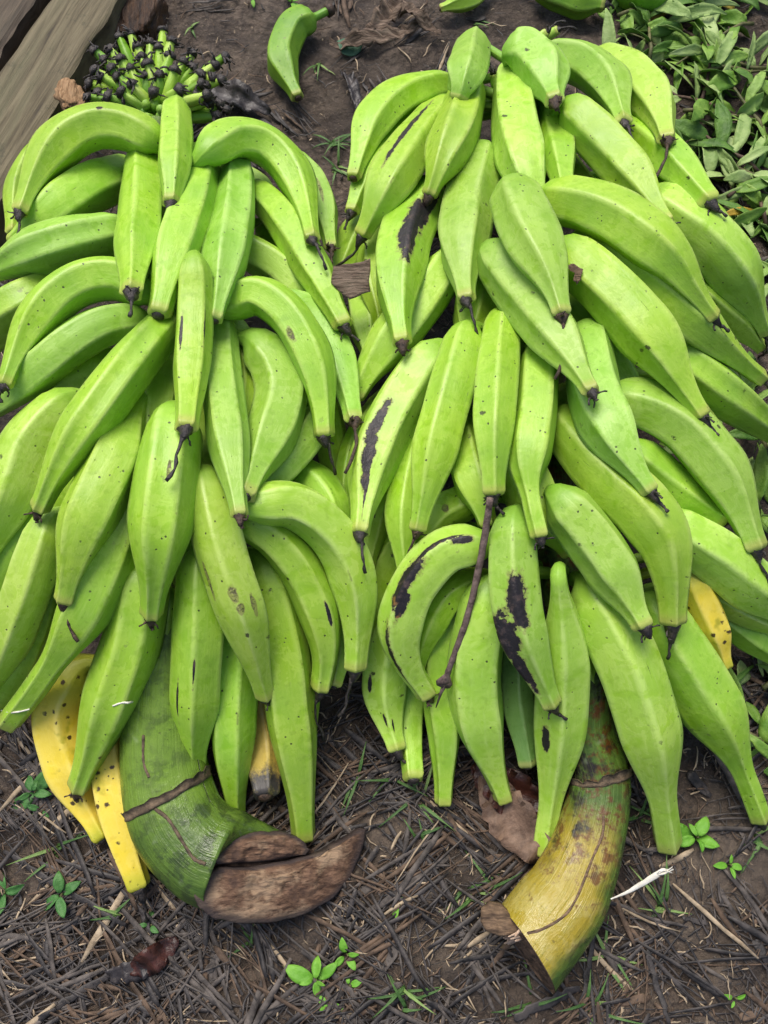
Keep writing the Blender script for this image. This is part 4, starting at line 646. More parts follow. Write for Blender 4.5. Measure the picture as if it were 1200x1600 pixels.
def node_ring(cs, rs, c, d, r, parent, open_=.0):
    mb = MB(); n = 40; d = d.normalized(); a = d.cross(Vector((0,0,1))).normalized(); b = a.cross(d)
    path = [c + (a*cos(2*pi*k/n)+b*sin(2*pi*k/n))*r*(1+.02*sin(3*2*pi*k/n)) + d*.006*sin(2*pi*k/n+1) for k in range(n+1)]
    mb.tube(path, [.0026*(1+.5*noise.noise(Vector((k*.5,r*99,0)))) for k in range(n+1)], 8, cap=False)
    # torn sheath edge left standing along the ring
    for k in range(0, n, 1):
        p, q = path[k], path[k+1]; o1 = (p-c).normalized(); o2 = (q-c).normalized(); h1, h2 = [.007*(1+.8*noise.noise(Vector((i*.7, r*50, 2)))) for i in (k, k+1)]
        b0 = len(mb.v); mb.v += [p, q, q-d*h2+o2*.003, p-d*h1+o1*.003, p+o1*.0012, q+o2*.0012, q-d*h2+o2*.004, p-d*h1+o1*.004]
        for f in ((0,1,2,3),(7,6,5,4),(2,3,7,6),(0,1,5,4)): mb.f.append(tuple(b0+i for i in f)); mb.mi.append(0)
    mb.build('ring_scar', M_NODE, parent)
cL = catmull(csL, 90); i_ = min(range(90), key=lambda i: (cL[i]-at(254,1247,.055)).length); node_ring(0,0,cL[i_], Vector((.36,-.9,-.05)), .0436, st)
cR = catmull(csR, 90); i_ = min(range(90), key=lambda i: (cR[i]-at(933,1212,.055)).length); node_ring(0,0,cR[i_], cR[min(i_+2,89)]-cR[i_-2], .0296, st2)
# pale torn splinters on the right cut
mb = MB()
lowleft = [p for p in rim2 if p.x < at(812,1466,.05).x] or rim2
for k in range(34):
    p = random.choice(lowleft).lerp(sum(rim2, Vector())/len(rim2), rnd(.05,.5)); d = (cnR+Vector((rnd(-.7,.1), rnd(-.5,.3), rnd(-.3,.5)))).normalized()
    mb.tube([p-d*.003, p+d*rnd(.003,.006), p+d*rnd(.007,.012)], [.0022*rnd(.5,1.2),.0018,.0006], 5, flat=.5, jitter=.2)
mb.build('splinters', simple('pale_fibre', (.35,.22,.14), (.60,.44,.32), 90, .8, .2), st2)

def slab0(pts, nrm, th, curl=.2):
    c = sum(pts, Vector())/len(pts); vs, fs = [], []; n = len(pts); m = 7
    for sgn in (1, -1):
        for j in range(m+1):
            for k in range(n):
                p = pts[k].lerp(c, j/m*.98); vs.append(p+nrm*(sgn*th*.5*(1-.6*(1-j/m)**3)+noise.fractal(p*70, 1, 2, 3)*.0025+curl*(1-j/m)*-.004))
    o = (m+1)*n
    for j in range(m):
        for k in range(n):
            a, b, c_, d = j*n+k, j*n+(k+1)%n, (j+1)*n+(k+1)%n, (j+1)*n+k; fs += [(a,b,c_,d), (o+d,o+c_,o+b,o+a)]
    fs += [tuple(m*n+k for k in range(n)), tuple(o+m*n+k for k in range(n))[::-1]] + [(k, o+k, o+(k+1)%n, (k+1)%n) for k in range(n)]
    return vs, fs
wp = []
for i, q in enumerate([(752,1418),(764,1409),(782,1412),(800,1430),(816,1452),(800,1460),(778,1462),(760,1454),(751,1438)]):
    q2 = [(752,1418),(764,1409),(782,1412),(800,1430),(816,1452),(800,1460),(778,1462),(760,1454),(751,1438)][(i+1) % 9]
    for k in range(3): wp.append(at(q[0]+(q2[0]-q[0])*k/3, q[1]+(q2[1]-q[1])*k/3, .058+.012*(q[0]-752)/64))
vs_, fs_ = slab0(wp, Vector((-.2,-.2,1)).normalized(), .012)
obj('torn_flap', vs_, fs_, M_BRACT, st2)['label'] = 'dark brown torn flap at the end of the stalk'
# the split running down the left stalk to its cut
def groove(o, px, r, name, mat):
    pth = []
    for (x, y) in px:
        r_ = ray(x, y).normalized(); o_ = Vector((0,0,CAM_H)); pth.append(min((v.co for v in o.data.vertices), key=lambda p: ((p-o_)-r_*(p-o_).dot(r_)).length + .25*(p-o_).length).copy())
    pth = catmull(pth, 30); mb = MB(); mb.tube(pth, [r*(1+.5*noise.noise(Vector((k*.6,r*999,1)))) for k in range(30)], 7, flat=.7); mb.build(name, mat, o)
groove(st, [(243,1262),(262,1285),(285,1315),(305,1340),(322,1352)], .0017, 'split', M_NODE)
groove(st, [(222,1150),(226,1185),(232,1215)], .0014, 'split', M_NODE)
groove(st2, [(944,1268),(938,1310),(925,1350),(905,1400),(878,1432),(850,1450),(822,1456)], .0013, 'sheath_edge', M_BRACT)
# small undeveloped fingers at the far end of the left bunch
FING = [(150,80),(188,60),(205,55),(222,92),(255,50),(265,90),(286,99),(300,86),(312,118),(335,104),(330,122),(344,126),(312,132),(306,152),(322,150),(342,164),(165,96),(176,110),(150,112),(142,132),(156,146),(208,134),(192,146),(240,146),(229,120),(140,152),(172,152),(352,172),(336,182),(280,142),(268,66),(235,70),(300,108),(205,110),(250,120),(350,90),(215,75),(248,78),(320,135),(185,122),(175,80),(272,112),(232,102),(325,160),(160,120),(190,95)]
rg2 = random.Random(3); cF = at(248,196,.085)
for n_, (x, y) in enumerate(FING):
    dist = sqrt((x-248)**2+(y-185)**2)
    z = .075+.075*(1-min(1, dist/140))+rg2.uniform(-.012,.014) - (.03 if y < 70 else 0)
    tipp = at(x, y, max(.022, z)); k = min(.86, 78/dist)
    base = at(x+(250-x)*k, y+(192-y)*k, max(.02, z-.035)); mid = tipp.lerp(base, .5)+Vector((0,0,.006))+Vector((rg2.uniform(-.004,.004), rg2.uniform(-.004,.004), 0))
    wv = rg2.uniform(.0060,.0078)
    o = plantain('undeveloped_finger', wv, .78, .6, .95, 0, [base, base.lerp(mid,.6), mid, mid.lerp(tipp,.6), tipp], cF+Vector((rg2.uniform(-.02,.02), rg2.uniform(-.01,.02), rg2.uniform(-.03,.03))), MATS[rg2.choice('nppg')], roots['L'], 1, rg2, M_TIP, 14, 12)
    t = o.children[0]; mb = MB(); d0 = (tipp-mid).normalized()      # a fuller tangle of dried flower
    for _ in range(5):
        d = (d0*.7+Vector((rg2.uniform(-1,1), rg2.uniform(-1,1), rg2.uniform(-.6,.8)))).normalized(); q = [tipp-d0*.002]; rr = [.0026]
        for k_ in range(5):
            q.append(q[-1]+d*rg2.uniform(.002,.0055)); rr.append(rg2.uniform(.0008,.0026)*(1-.14*k_)); d = (d+Vector((rg2.uniform(-1,1), rg2.uniform(-1,1), rg2.uniform(-1.4,.5)))*.6).normalized()
        mb.tube(q, rr, 5, jitter=.3)
    mb.tube([tipp-d0*.001, tipp+d0*.004, tipp+d0*.008], [wv*1.05, wv*1.0, wv*.45], 9, jitter=.3)
    t2 = mb.build('withered_tip', M_TIP, o)
    bpy.data.objects.remove(t, do_unlink=True)
for (x, y, x2, y2, z) in ((852,52,812,84,.10),(870,48,838,66,.08),(772,118,782,150,.13)):
    a, b = at(x,y,z), at(x2,y2,z-.02); plantain('undeveloped_finger', .0075, .8, .6, .95, 0, [b, b.lerp(a,.35), b.lerp(a,.7), a], at(815,115,.11), MATS['p'], roots['R'], 1, rg2, M_TIP, 14, 10)
for r_ in roots.values():
    for ch in r_.children: ch.matrix_parent_inverse = Matrix.Translation(-r_.location)
# loose plantains lying on the mud behind
def loose(px, W, z, tone, label, group=None, seed=1, tip=0):
    P = [at(x, y, z) for x, y in px]; c = sum(P, Vector())/len(P); e = empty('loose_plantain', (c.x, c.y, 0))
    d = P[0]-P[1]; o = plantain('fruit', W, .42, .55, .95, 0, [p for p in P], P[0]+d.normalized()*.028, MATS[tone], e, tip, random.Random(seed)); o.location = -e.location
    mb = MB(); q = P[0]+d.normalized()*.026-e.location; mb.tube([q, q+d.normalized()*.010], [.0085,.0075], 12, jitter=.1); mb.build('cut_stem', M_TIPB, e)
    return tag(e, label, 'plantain', group)
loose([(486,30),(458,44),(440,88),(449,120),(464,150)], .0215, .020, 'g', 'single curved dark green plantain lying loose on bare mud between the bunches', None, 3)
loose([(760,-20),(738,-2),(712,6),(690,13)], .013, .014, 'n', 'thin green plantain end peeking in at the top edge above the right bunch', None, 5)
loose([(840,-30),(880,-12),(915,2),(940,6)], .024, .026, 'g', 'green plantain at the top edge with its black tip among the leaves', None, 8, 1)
loose([(960,-30),(1000,-8),(1040,-6),(1085,-20)], .022, .024, 'g', 'green plantain cropped by the top edge, lying just beyond the cut leafy branches', None, 9)

# ------------------------------------------------------------------ things lying on the fruit
EX = {'twig': [[0.0942, 0.2455, 0.2349], [0.0909, 0.2161, 0.21], [0.0859, 0.1861, 0.1866], [0.0782, 0.1548, 0.1644], [0.0696, 0.1281, 0.1445], [0.0625, 0.1094, 0.1271], [0.0584, 0.0973, 0.1114]], 'husk': [[-0.0524, 0.5095, 0.1983], [-0.0341, 0.5114, 0.1989], [-0.0151, 0.5157, 0.2003], [-0.0144, 0.4833, 0.1898], [-0.0262, 0.4802, 0.1888], [-0.0341, 0.4765, 0.1875], [-0.0459, 0.4846, 0.1902], [-0.0531, 0.4939, 0.1932]], 'husk_n': [0.058, -0.56, 0.826], 'scrap': [[0.1741, 0.4728, 0.2545], [0.1801, 0.4733, 0.2547], [0.1886, 0.4682, 0.253], [0.1868, 0.4607, 0.2506], [0.1826, 0.4537, 0.2483], [0.1795, 0.4589, 0.25], [0.1807, 0.4658, 0.2523], [0.1753, 0.4687, 0.2532]], 'scrap_n': [-0.203, -0.551, 0.81], 'fib1': [[-0.255, 0.0741, 0.1321], [-0.2467, 0.077, 0.1327], [-0.239, 0.078, 0.1283], [-0.2646, 0.0963, 0.0014], [-0.259, 0.1052, 0.0014]], 'fib2': [[-0.3899, 0.076, 0.062], [-0.3701, 0.072, 0.0877], [-0.3577, 0.072, 0.0948], [-0.3466, 0.0741, 0.0982]]}
mb = MB(); tw = catmull(EX['twig'], 30); mb.tube(tw, [.0034-.0008*abs(i/29-.3) if i < 27 else .0045 for i in range(30)], 8, jitter=.12, flat=.7)
M_TWIG = simple('dead_stem', (.055,.036,.032), (.22,.155,.135), 120, .75, .25, .8, .002)
e_ = tw[-1]; d_ = (tw[-1]-tw[-4]).normalized()
mb.tube([e_-d_*.012, e_-d_*.002, e_+d_*.004], [.003,.0085,.0065], 10, flat=.35, jitter=.1)
mb.tube([e_+Vector((.001,0,0)), e_+d_*.012, e_+d_*.035], [.003,.0018,.0006], 6)
tag(mb.build('dried_twig', M_TWIG), 'thin grey-brown dried leaf stem hanging down the front of the right bunch', 'twig')
def slab(name, pts, nrm, th, mat, label, cat, curl=.0):
    c = sum((Vector(p) for p in pts), Vector())/len(pts); vs, fs = [], []; n = len(pts); m = 6; nrm = Vector(nrm).normalized()
    for sgn in (1, -1):
        for j in range(m+1):
            for k in range(n):
                p = Vector(pts[k]).lerp(c, j/m*.98); h = noise.fractal(p*60, 1, 2, 3)*.0025 + curl*((p-c).length/.03)**2*.006
                vs.append(p+nrm*(h+sgn*th/2))
    o = (m+1)*n
    for j in range(m):
        for k in range(n):
            a, b, c_, d = j*n+k, j*n+(k+1)%n, (j+1)*n+(k+1)%n, (j+1)*n+k
            fs += [(a,b,c_,d), (o+d,o+c_,o+b,o+a)]
    fs += [tuple(m*n+k for k in range(n)), tuple(o+m*n+k for k in range(n))[::-1]]
    fs += [(k, o+k, o+(k+1)%n, (k+1)%n) for k in range(n)]
    return tag(obj(name, vs, fs, mat), label, cat)
def outline(pts, ins=3, jit=.0012):
    out = []
    for i in range(len(pts)):
        a, b = Vector(pts[i]), Vector(pts[(i+1) % len(pts)])
        for k in range(ins): out.append(a.lerp(b, k/ins)+Vector((rnd(-jit,jit), rnd(-jit,jit), rnd(-jit,jit)*.5)))
    return out
M_DRY = simple('dry_husk', (.075,.050,.036), (.260,.195,.145), 40, .8, .2, .9, .004, (1,7,1))
slab('husk_scrap', outline(EX['husk']), EX['husk_n'], .0022, M_DRY, 'torn scrap of brown dry husk wedged between the two bunches', 'husk', .2)
slab('leaf_scrap', outline(EX['scrap']), EX['scrap_n'], .0012, M_BRACT, 'tiny shrivelled brown leaf scrap stuck on a plantain of the right bunch', 'leaf', .6)
M_WHITE = simple('white_fibre', (.62,.58,.48), (.80,.77,.68), 90, .7, .3)
for key, lab in (('fib1', 'curled white fibre lying across a lower plantain of the left bunch'), ('fib2', 'white fibre across the leftmost plantain tip of the left bunch')):
    mb = MB(); q = catmull(EX[key], 18); mb.tube(q, [.0011*(1-.5*abs(i/17-.4)) for i in range(18)], 6, jitter=.1)
    tag(mb.build('white_fibre', M_WHITE), lab, 'fibre', 'white fibres')
mb = MB(); q = catmull([gat(928,1392,.075), gat(958,1382,.066), gat(1000,1364,.05), gat(1019,1352,.045)], 16); mb.tube(q, [.0007+.0024*sstep(0,.7,i/15)*(1-.8*sstep(.9,1,i/15)) for i in range(16)], 8, flat=.3, jitter=.15)
for k in range(5): mb.tube([q[11], q[13]+Vector((rnd(-.003,.003),rnd(-.003,.003),rnd(0,.003))), q[15]+Vector((rnd(-.002,.008),rnd(-.004,.006),rnd(-.002,.004)))], [.0012,.0009,.0004], 5, flat=.4)
tag(mb.build('white_straw', M_WHITE), 'white split straw sticking out beside the yellow stalk end', 'straw')

# ------------------------------------------------------------------ litter
STRAW = [simple('straw_dark', (.010,.009,.009), (.068,.058,.053), 60, .55, .4, .7, .002, (1,1,1)), simple('straw_grey', (.035,.030,.027), (.135,.115,.100), 70, .7, .3, .7, .002), simple('straw_brown', (.045,.030,.020), (.150,.100,.066), 70, .7, .3, .7, .002), simple('straw_pale', (.20,.150,.095), (.46,.36,.24), 70, .7, .3, .6, .002)]
def strip(mb, p, ang, ln, wd, mi, lift=0.0, bend=.3):
    pts, rr = [], []; a = ang; x, y = p.x-cos(ang)*ln/2, p.y-sin(ang)*ln/2; n = 6
    tilt = rnd(-.035,.035)*ln*6
    for k in range(n):
        z = gh(x, y)+wd*.25+lift+.002+tilt*(k/(n-1)-.5)*.25
        pts.append(Vector((x, y, z))); rr.append(wd/2*(1-.55*(abs(k/(n-1)-.5)*2)**3)*rnd(.85,1.1))
        x += cos(a)*ln/(n-1); y += sin(a)*ln/(n-1); a += rnd(-bend, bend)*.35
    # keep long stiff pieces nearly straight: chord between smoothed heights
    z0, z1 = pts[0].z, pts[-1].z
    for k in range(n): pts[k].z = max(pts[k].z*.5, .55*pts[k].z+.45*(z0+(z1-z0)*k/(n-1)))
    mb.tube(pts, rr, 6, mi, flat=rnd(.14,.30) if wd > .0035 else rnd(.25,.5))
mb = MB(); rl = random.Random(21)
def dens(px, py):                                   # how thick the straw lies
    if py > 1380: d = 1.0 if px < 560 else .62 if px < 950 else .34
    elif py > 1150: d = .75 if px < 900 else .25
    elif py < 420: d = .42 if px < 560 else .30
    else: d = .5
    return d
random.seed(77)
for _ in range(920):
    px, py = rnd(-230,1430), (rnd(1040,1680) if random.random() < .74 else rnd(-60,560))
    if random.random() > dens(px, py): continue
    c = gat(px, py); ang = random.choice((rnd(0,pi), rnd(.2,.9), rnd(2.1,2.7))); t = random.random(); mi0 = 0 if t < .55 else 1 if t < .82 else 2
    for k in range(random.randint(3, 11)):
        off = Vector((rnd(-.016,.016), rnd(-.016,.016), 0)); ln = rnd(.022,.12)*(1 if k < 4 else .6)
        strip(mb, c+off, ang+rnd(-.22,.22)*(1 if k < 6 else 3), ln, rnd(.0011,.0030)*(rnd(1.9,2.9) if random.random() < .36 else 1), mi0 if random.random() < .75 else random.choice((0,1,2,3)), rnd(-.002,.0045))
for _ in range(4400):
    px, py = rnd(-230,1430), (rnd(1030,1680) if random.random() < .68 else rnd(-60,700))
    c = gat(px, py); t = random.random()
    strip(mb, c, rnd(0,2*pi), rnd(.005,.030), rnd(.0006,.0024), 3 if t < .18 else 0 if t < .62 else 1 if t < .82 else 2, rnd(-.001,.003), 1.4)
for _ in range(2700):                                # crumbs
    px, py = rnd(-230,1430), (rnd(1030,1680) if random.random() < .7 else rnd(-60,600)); c = gat(px, py); t = random.random()
    strip(mb, c, rnd(0,2*pi), rnd(.002,.008), rnd(.0008,.0030), 3 if t < .22 else 2 if t < .6 else 1 if t < .75 else 0, rnd(-.001,.001), .5)
for _ in range(170):                                 # flat scraps of rotted leaf
    px, py = rnd(-230,1430), (rnd(1040,1680) if random.random() < .7 else rnd(-60,520)); c = gat(px, py); a = rnd(0, pi); ln = rnd(.015,.055); wd = rnd(.004,.011); pts, ws = [], []
    for k in range(7):
        q = c+Vector((cos(a), sin(a), 0))*ln*(k/6-.5)+Vector((rnd(-.001,.001), rnd(-.001,.001), 0)); q.z = gh(q.x, q.y)+.0025+rnd(0,.0015); pts.append(q); ws.append(wd*.5*rnd(.6,1.15)*(.45 if k in (0,6) else 1))
    mb.blade(pts, ws, Vector((rnd(-.3,.3), rnd(-.3,.3), 1)).normalized(), random.choice((0,0,1,2)), rnd(-.15,.3), .0006)
tag(mb.build('straw_litter', STRAW), kind='stuff')
# long broad strips one can tell apart
LONG = [((0,1330),(195,1445),.0075,0,'long blackened straw strip running from the left edge down to the right'),((120,1520),(262,1440),.006,0,'blackened straw strip left of the reddish dead leaf'),((20,1270),(150,1235),.0085,1,'broad grey strip left of the broad yellow plantain'),
        ((215,1410),(238,1475),.007,0,'short black strip hanging below the yellow plantain tip'),((575,1425),(700,1340),.0085,1,'stout grey stick pointing from the brown cut face to the right'),((930,1440),(905,1600),.006,0,'straight dark stick running down from the yellow stalk end'),
        ((470,1480),(560,1560),.007,1,'grey strip beside the bright seedling'),((60,1590),(190,1510),.008,0,'dark strip at the lower left corner'),((800,1590),(905,1545),.011,0,'thick blackened strip at the bottom edge right of centre'),((300,1360),(420,1480),.008,1,'grey strip sloping under the brown cut face'),
        ((330,130),(430,210),.012,0,'broad black leathery strip between the left bunch and the loose plantain'),((1010,1480),(1045,1600),.006,0,'dark stick pressed in the bare mud at the lower right')]
for (a, b, wd, mi, lab) in LONG:
    mb = MB(); A, B = gat(*a), gat(*b); n = 14; pts = []
    for k in range(n):
        p = A.lerp(B, k/(n-1)); q = p+Vector((rnd(-.0015,.0015), rnd(-.0015,.0015), 0)); q.z = gh(q.x,q.y)*.35+A.lerp(B,k/(n-1)).z*.65+.006; pts.append(q)
    mb.tube(pts, [wd*.5*rnd(.8,1.1)*(1-.4*(abs(k/(n-1)-.5)*2)**4) for k in range(n)], 10, flat=.14 if wd > .01 else .3, jitter=.07)
    tag(mb.build('straw_strip', STRAW[mi]), lab, 'straw strip', 'broad straw strips on the mud')

# ------------------------------------------------------------------ plants
def leafmat(name, c1, c2, rib, rough=.52, spec=.28):
    s = NT(name); oc = s.objco(); oi = s.n('ShaderNodeObjectInfo').outputs['Random']
    col = s.mix(s.ramp(s.noise(oc, 35, 4, .6), .3, .7), c1, c2); col = s.mix(s.ramp(s.noise(oc, 15, 2, .5), .5, .66, 0, .5), col, rib)
    s.fin(col, rough, spec); s.bump(s.math('ADD', s.noise(oc, 160, 4, .6), s.noise(oc, 50, 2, .5)), .5, .003)
    s.b.inputs['Subsurface Weight'].default_value = 0.0; return s.m
LM = [leafmat('leaf_mid', (.090,.200,.022), (.205,.340,.055), (.27,.41,.11)), leafmat('leaf_dark', (.048,.120,.016), (.110,.220,.032), (.15,.27,.06)), leafmat('leaf_grey', (.175,.280,.075), (.310,.420,.140), (.40,.50,.22), .55), leafmat('leaf_yellow', (.26,.19,.02), (.45,.30,.04), (.33,.30,.06), .55)]
M_STEM = simple('green_stem', (.06,.07,.025), (.16,.15,.06), 60, .6, .3)
M_STEMB = simple('brown_stem', (.055,.035,.025), (.15,.10,.065), 60, .7, .3)
def leaf(mb, p, ang, ln, wd, mi, up=.25, droop=.6, roll=0.0, n=8):
    d = Vector((cos(ang), sin(ang), up)).normalized(); path, ws = [], []; q = p.copy(); v = d
    for k in range(n):
        t = k/(n-1); path.append(q.copy()); ws.append(max(.0004, wd*.5*(sin(pi*min(1, t*.93+.05))**.8)*(1-.25*t)))
        q = q+v*(ln/(n-1)); v = (v+Vector((rnd(-.1,.1), rnd(-.1,.1), -droop/(n-1)))).normalized()
        g = gh(q.x, q.y)+.0015
        if q.z < g: q.z = g+rnd(0,.002); v.z = abs(v.z)*.2
    nor = Vector((sin(ang)*roll, -cos(ang)*roll, 1)).normalized()
    b0 = len(mb.v); mb.blade(path, ws, nor, mi, rnd(.05,.55)); wv = rnd(.05,.30)*wd
    for q in mb.v[b0:]: q.z += wv*noise.noise(q*95); q.x += wv*.5*noise.noise(q*80+Vector((7,0,0)))
def sprig(px, py, ang, ln, nl, lab, tone=0, ll=.062, z=.02):
    root = empty('leafy_branch', gat(px, py)); loc = root.location.copy(); mb = MB(); p = gat(px, py, z)-loc; path = [p.copy()]; a = ang
    for k in range(9):
        p = p+Vector((cos(a), sin(a), 0))*(ln/9); p.z = gh(p.x+loc.x, p.y+loc.y)-loc.z+z*(1-k*.06)+rnd(0,.006); path.append(p.copy()); a += rnd(-.13,.13)
    mb.tube(path, [.0028*(1-.07*k) for k in range(10)], 7); mb.build('stem', random.choice((M_STEM, M_STEMB)), root)
    lb = MB()
    for k in range(nl):
        t = (k+.7)/nl; i = min(8, int(t*9)); q = path[i].lerp(path[i+1], t*9-i) + loc
        la = a*0+ang+(1 if k % 2 else -1)*rnd(.4,1.3); mi = tone if random.random() < .7 else random.choice((0,1,2,2,3 if random.random() < .25 else 0))
        leaf(lb, q, la, ll*rnd(.7,1.25), ll*.34*rnd(.7,1.25), mi, rnd(-.1,.9), rnd(.3,1.6), rnd(-1.3,1.3))
    lb.v = [v-loc for v in lb.v]
    lb.build('foliage', LM, root); return tag(root, lab, 'leafy branch', 'cut leafy branches at the right')
random.seed(5)
SPR = [(960,40,.3,.17,'cut leafy branch nearest the green plantain at the top edge'),(1030,60,1.0,.18,None),(1100,30,2.6,.2,None),(1170,50,3.6,.2,None),(1190,120,2.9,.2,None),(1120,110,2.2,.18,None),(1070,130,.2,.2,None),(1010,110,1.5,.15,None),
       (1060,190,.0,.18,None),(1140,190,2.7,.18,None),(1190,220,1.9,.18,None),(1100,250,-.6,.22,'cut leafy branch with a long brown stem sloping down beside the right bunch'),(1180,280,2.4,.2,None),(1130,320,.7,.16,None),(1190,360,1.7,.16,None),(1160,150,.5,.18,None),(1040,10,.1,.15,None),(1120,-20,3.0,.2,None),(1200,10,2.2,.2,None),(1210,320,2.7,.18,None),(1090,170,1.2,.18,None),
       (1195,620,.3,.10,'small leafy branch pressed under the right edge of the right bunch'),(1190,720,1.9,.12,'leafy branch showing pale undersides beside the right edge, halfway down'),(1180,800,2.2,.10,'leafy branch under the lowest right-hand plantains'),(1175,1080,.6,.10,'low leafy branch on the mud at the right edge, below the yellow plantain'),(1190,1170,2.4,.10,'lowest of the leafy branches, beside the right edge')]
DESC = ['with pale grey-green leaves','with dark glossy leaves','with mid-green leaves','with limp curling leaves']
for i, (x, y, a, ln, lab) in enumerate(SPR):
    tone = (0,2,1,0,2)[i % 5]
    where = 'near the top edge' if y < 90 else 'beside the upper right of the right bunch' if y < 240 else 'at the right edge'
    word = ('mid-green leafy branch ', 'dark glossy leafy branch ', 'grey-green leafy branch ')[tone]
    side_ = 'close to the right bunch' if x < 1085 else 'in the middle of the heap' if x < 1150 else 'touching the right edge'
    rowd = ('at the very top' if y < 25 else 'in the top row' if y < 80 else 'in the second row' if y < 145 else 'in the third row' if y < 210 else 'in the fourth row' if y < 300 else 'in the lowest row')
    sprig(x, y, a, ln, 9, lab or (word+side_+', '+rowd), tone, rnd(.050,.076))
# fallen single leaves of the same branches, too many to count
mb = MB()
for _ in range(250):
    py = rnd(-40,460) if random.random() < .8 else rnd(560,1200); px = rnd(max(905, 880+py*.62), 1290) if py < 460 else rnd(1110,1290)
    p = gat(px, py, rnd(.002,.02)); leaf(mb, p, rnd(0,2*pi), rnd(.025,.075), rnd(.009,.027), random.choice((0,0,1,2,2,0,3 if random.random() < .3 else 1)), rnd(-.2,.6), rnd(.2,1.6), rnd(-1.4,1.4))
tag(mb.build('fallen_leaves', LM), kind='stuff')
GM = [leafmat('grass_mid', (.040,.095,.022), (.085,.170,.042), (.12,.20,.06)), leafmat('grass_pale', (.12,.20,.05), (.20,.30,.09), (.25,.3,.1))]
def tuft(px, py, n, ln, lab, flat=.5):
    root = gat(px, py); mb = MB(); mi = 0
    a0 = rnd(0, 2*pi)
    for k in range(n):
        a = a0+random.choice((0,0,2.2,3.6))+rnd(-.55,.55); L_ = ln*rnd(.5,1.15); p = root+Vector((rnd(-.006,.006), rnd(-.006,.006), .001)); path, ws = [], []; v = Vector((cos(a), sin(a), rnd(.15,flat+.5))).normalized()
        for j in range(8):
            path.append(p.copy()); ws.append(max(.0003, .0017*rnd(.7,1.2)*(1-(j/7)**2.2))); p = p+v*(L_/7); v = (v+Vector((0,0,-.16))).normalized(); g = gh(p.x,p.y)+.002
            if p.z < g: p.z = g
        mb.blade(path, ws, Vector((0,0,1)), 0 if random.random() < .75 else 1, .3)
    mb.v = [v-root for v in mb.v]; o = mb.build('grass_tuft', GM); o.location = root; return tag(o, lab, 'grass', 'grass tufts on the mud')
TUFTS = [(495,95,6,.05,'grass tuft touching the loose plantain'),(520,225,12,.05,'grass tuft between the upper ends of the two bunches'),(522,262,10,.045,'grass tuft deep in the gap between the bunches'),(560,1215,5,.05,'sparse grass tuft right of the green plantain tip of the left bunch'),
 (655,1250,9,.06,'grass tuft under the narrow plantain tip of the right bunch'),(615,1215,5,.05,'small grass tuft under the left side of the right bunch'),(655,1310,6,.055,'grass tuft with a broad upright blade in the middle of the mud'),(730,1400,8,.05,'grass tuft left of the yellow stalk end'),(770,1390,6,.05,'grass tuft beside the straight dark stick near the yellow stalk'),
 (1035,1420,13,.06,'largest grass tuft, right of the white straw'),(1185,1310,9,.06,'grass tuft at the right edge below the rightmost plantain'),(950,1500,10,.06,'grass tuft below the yellow stalk end'),(925,1575,11,.055,'grass tuft at the bottom edge under the yellow stalk'),(630,1540,8,.05,'grass tuft near the bottom centre, left of the yellow stalk'),
 (635,1570,6,.045,'grass tuft at the bottom edge left of centre'),(395,1475,6,.045,'short grass tuft under the brown cut face'),(80,1330,7,.06,'thin grass tuft left of the yellow plantains'),(180,1430,5,.045,'thin grass tuft left of the green stalk'),(1000,1275,7,.05,'grass tuft between the two lowest plantains of the right bunch'),(975,1260,6,.05,'grass tuft beside the green side of the right stalk'),
 (640,140,5,.035,'grass sprig at the upper left edge of the right bunch'),(745,30,5,.035,'tiny grass sprig above the right bunch'),(300,45,4,.03,'tiny grass sprig beyond the black-tipped small fingers'),(1120,1120,7,.05,'grass tuft at the right edge, beside the lowest leafy branch'),(830,1565,6,.05,'grass tuft beside the thick blackened strip at the bottom')]
for (x_, y_, n_, l_, lab_) in TUFTS: tuft(x_, y_, max(3, int(n_*.7)), l_*.85, lab_)
SM = [leafmat('seedling_green', (.10,.28,.02), (.18,.40,.05), (.24,.46,.09)), leafmat('seedling_dark', (.04,.13,.03), (.08,.20,.05), (.11,.25,.07))]
def seedling(px, py, s_, n, tone, lab):
    root = empty('seedling', gat(px, py)); loc = root.location.copy(); mb = MB(); mb.tube([Vector((0,0,0)), Vector((.001,.001,s_*.35)), Vector((.002,0,s_*.6))], [.0012,.001,.0008], 6); mb.build('stem', M_STEM, root)
    for k in range(n):
        lb = MB(); pr = k//2; a = (px*.37)+pr*1.35+(pi if k % 2 else 0)+rnd(-.45,.45); big_ = (1.25,.9,.6,.5)[min(pr,3)]*rnd(.75,1.2); leaf(lb, loc+Vector((cos(a)*.002, sin(a)*.002, s_*(.30+.22*pr))), a, s_*big_*.95, s_*big_*rnd(.42,.62), 0, rnd(.0,.9), rnd(.4,1.4), rnd(-.5,.5)); lb.v = [v-loc for v in lb.v]; lb.build('leaf', SM[tone], root)
    return tag(root, lab, 'seedling', 'seedlings on the mud')
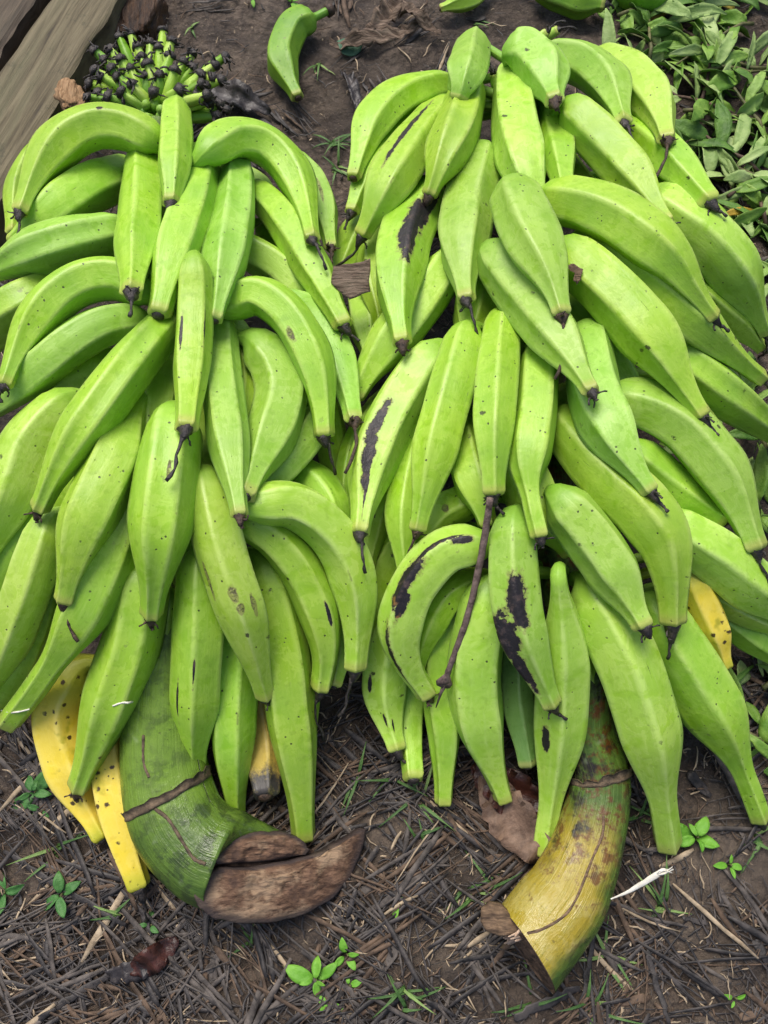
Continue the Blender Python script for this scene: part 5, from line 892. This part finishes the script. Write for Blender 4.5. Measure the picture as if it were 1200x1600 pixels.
for t in ((493,1528,.023,6,0,'largest bright green seedling, at the bottom centre'),(541,1492,.015,4,0,'small bright seedling up and right of the largest one'),(516,1566,.010,3,0,'tiny bright seedling below the largest one'),(622,1413,.012,2,0,'two-leaved seedling in the bare mud right of the brown cut face'),
          (54,1238,.024,6,1,'dark green seedling left of the broad yellow plantain'),(62,1266,.015,4,1,'smaller dark seedling just below its larger neighbour left of the yellow plantain'),(95,1398,.024,4,1,'round-leaved seedling left of the green stalk'),(5,1395,.022,4,1,'seedling cut off by the left edge'),(233,1446,.014,4,1,'seedling beside the black strip under the yellow plantain tip'),
          (1085,1308,.026,6,0,'seedling right of the two lowest plantains of the right bunch'),(1138,1352,.012,4,0,'little seedling in the bare mud at the right'),(1146,1560,.010,3,0,'tiny seedling at the lower right'),(455,8,.02,4,0,'seedling at the top edge behind the loose plantain'),(396,8,.012,3,0,'tiny seedling at the top edge left of the loose plantain'),(545,1540,.009,3,0,'tiny seedling close right of the largest one')): seedling(*t)
# dead and torn leaves
def deadleaf(px, py, ang, ln, wd, mat, lab, droop=.5, roll=.3, z=.012, n=18, fold=.55):
    o0 = gat(px, py, z); p = o0-Vector((cos(ang),sin(ang),0))*ln/2; p.z = gh(p.x,p.y)+z; mb = MB(); path, ws = [], []
    for k in range(n):
        t = k/(n-1); g = gh(p.x,p.y)+.003; q = p.copy(); q.z = g+z*(.4+.6*sin(pi*t))+.004*noise.noise(Vector((k*.7,px*.1,0))); path.append(q)
        ws.append(max(.0006, wd*.5*sin(pi*(.06+.9*t))**.7*(1+.22*noise.noise(Vector((k*.9,py*.1,3)))))); p = p+Vector((cos(ang+.5*(t-.5)),sin(ang+.5*(t-.5)),0))*(ln/(n-1))
    mb.blade(path, ws, Vector((sin(ang)*roll,-cos(ang)*roll,1)).normalized(), 0, fold, .0008)
    for q in mb.v: q.z += abs(noise.fractal(q*32, 1, 2, 4))*.020
    return tag(mb.build('dead_leaf', mat), lab, 'dead leaf', 'dead leaves on the mud')
M_DL = simple('dead_leaf_brown', (.075,.045,.030), (.225,.145,.100), 50, .6, .35, .8, .003)
M_DR = simple('dead_leaf_red', (.022,.008,.006), (.085,.028,.018), 60, .4, .5, .6, .003)
M_DK = simple('dead_leaf_black', (.014,.012,.013), (.060,.050,.048), 60, .4, .5, .6, .003)
deadleaf(808,1272,-.95,.105,.050,M_DL,'brown crinkled dead leaf under the front plantains of the right bunch')
deadleaf(800,1225,-.5,.09,.045,M_DR,'dark red-brown wet leaf tucked under the right bunch beside the stalk',z=.01)
deadleaf(240,1490,.6,.055,.028,M_DR,'curled dark reddish leaf on the straw at the lower left',z=.008,roll=.4,fold=.15)
deadleaf(205,1513,.2,.05,.022,M_DK,'dark crumpled leaf touching the reddish one at the lower left',z=.005,fold=.1)
deadleaf(375,160,-.45,.10,.034,M_DK,'blackish wet leaf between the left bunch and the loose plantain')
deadleaf(585,62,.25,.13,.020,M_DRY,'long dry leaf strip right of the loose plantain')
deadleaf(600,30,1.0,.10,.026,M_DRY,'dry brown leaf strip at the top edge above the round leaf')
deadleaf(650,38,-.6,.09,.018,M_DRY,'narrow dry leaf nearest the top plantain of the right bunch')
deadleaf(545,150,1.9,.08,.016,M_DK,'narrow dark leaf standing in the gap between the bunches')
deadleaf(700,118,1.6,.07,.024,M_DK,'dark dry leaf against the upper left of the right bunch')
mb = MB(); c = gat(548,72,.012); nseg = 26; pts = [c+Vector((cos(2*pi*k/nseg)*.019*(1+.06*sin(5*2*pi*k/nseg)), sin(2*pi*k/nseg)*.016, .004*cos(2*2*pi*k/nseg))) for k in range(nseg)]
slab('round_leaf', pts, (0,0,1), .001, leafmat('leaf_bluish', (.045,.115,.065), (.085,.170,.105), (.14,.22,.15)), 'single round bluish green leaf on the dry leaves at the top', 'leaf', .3)
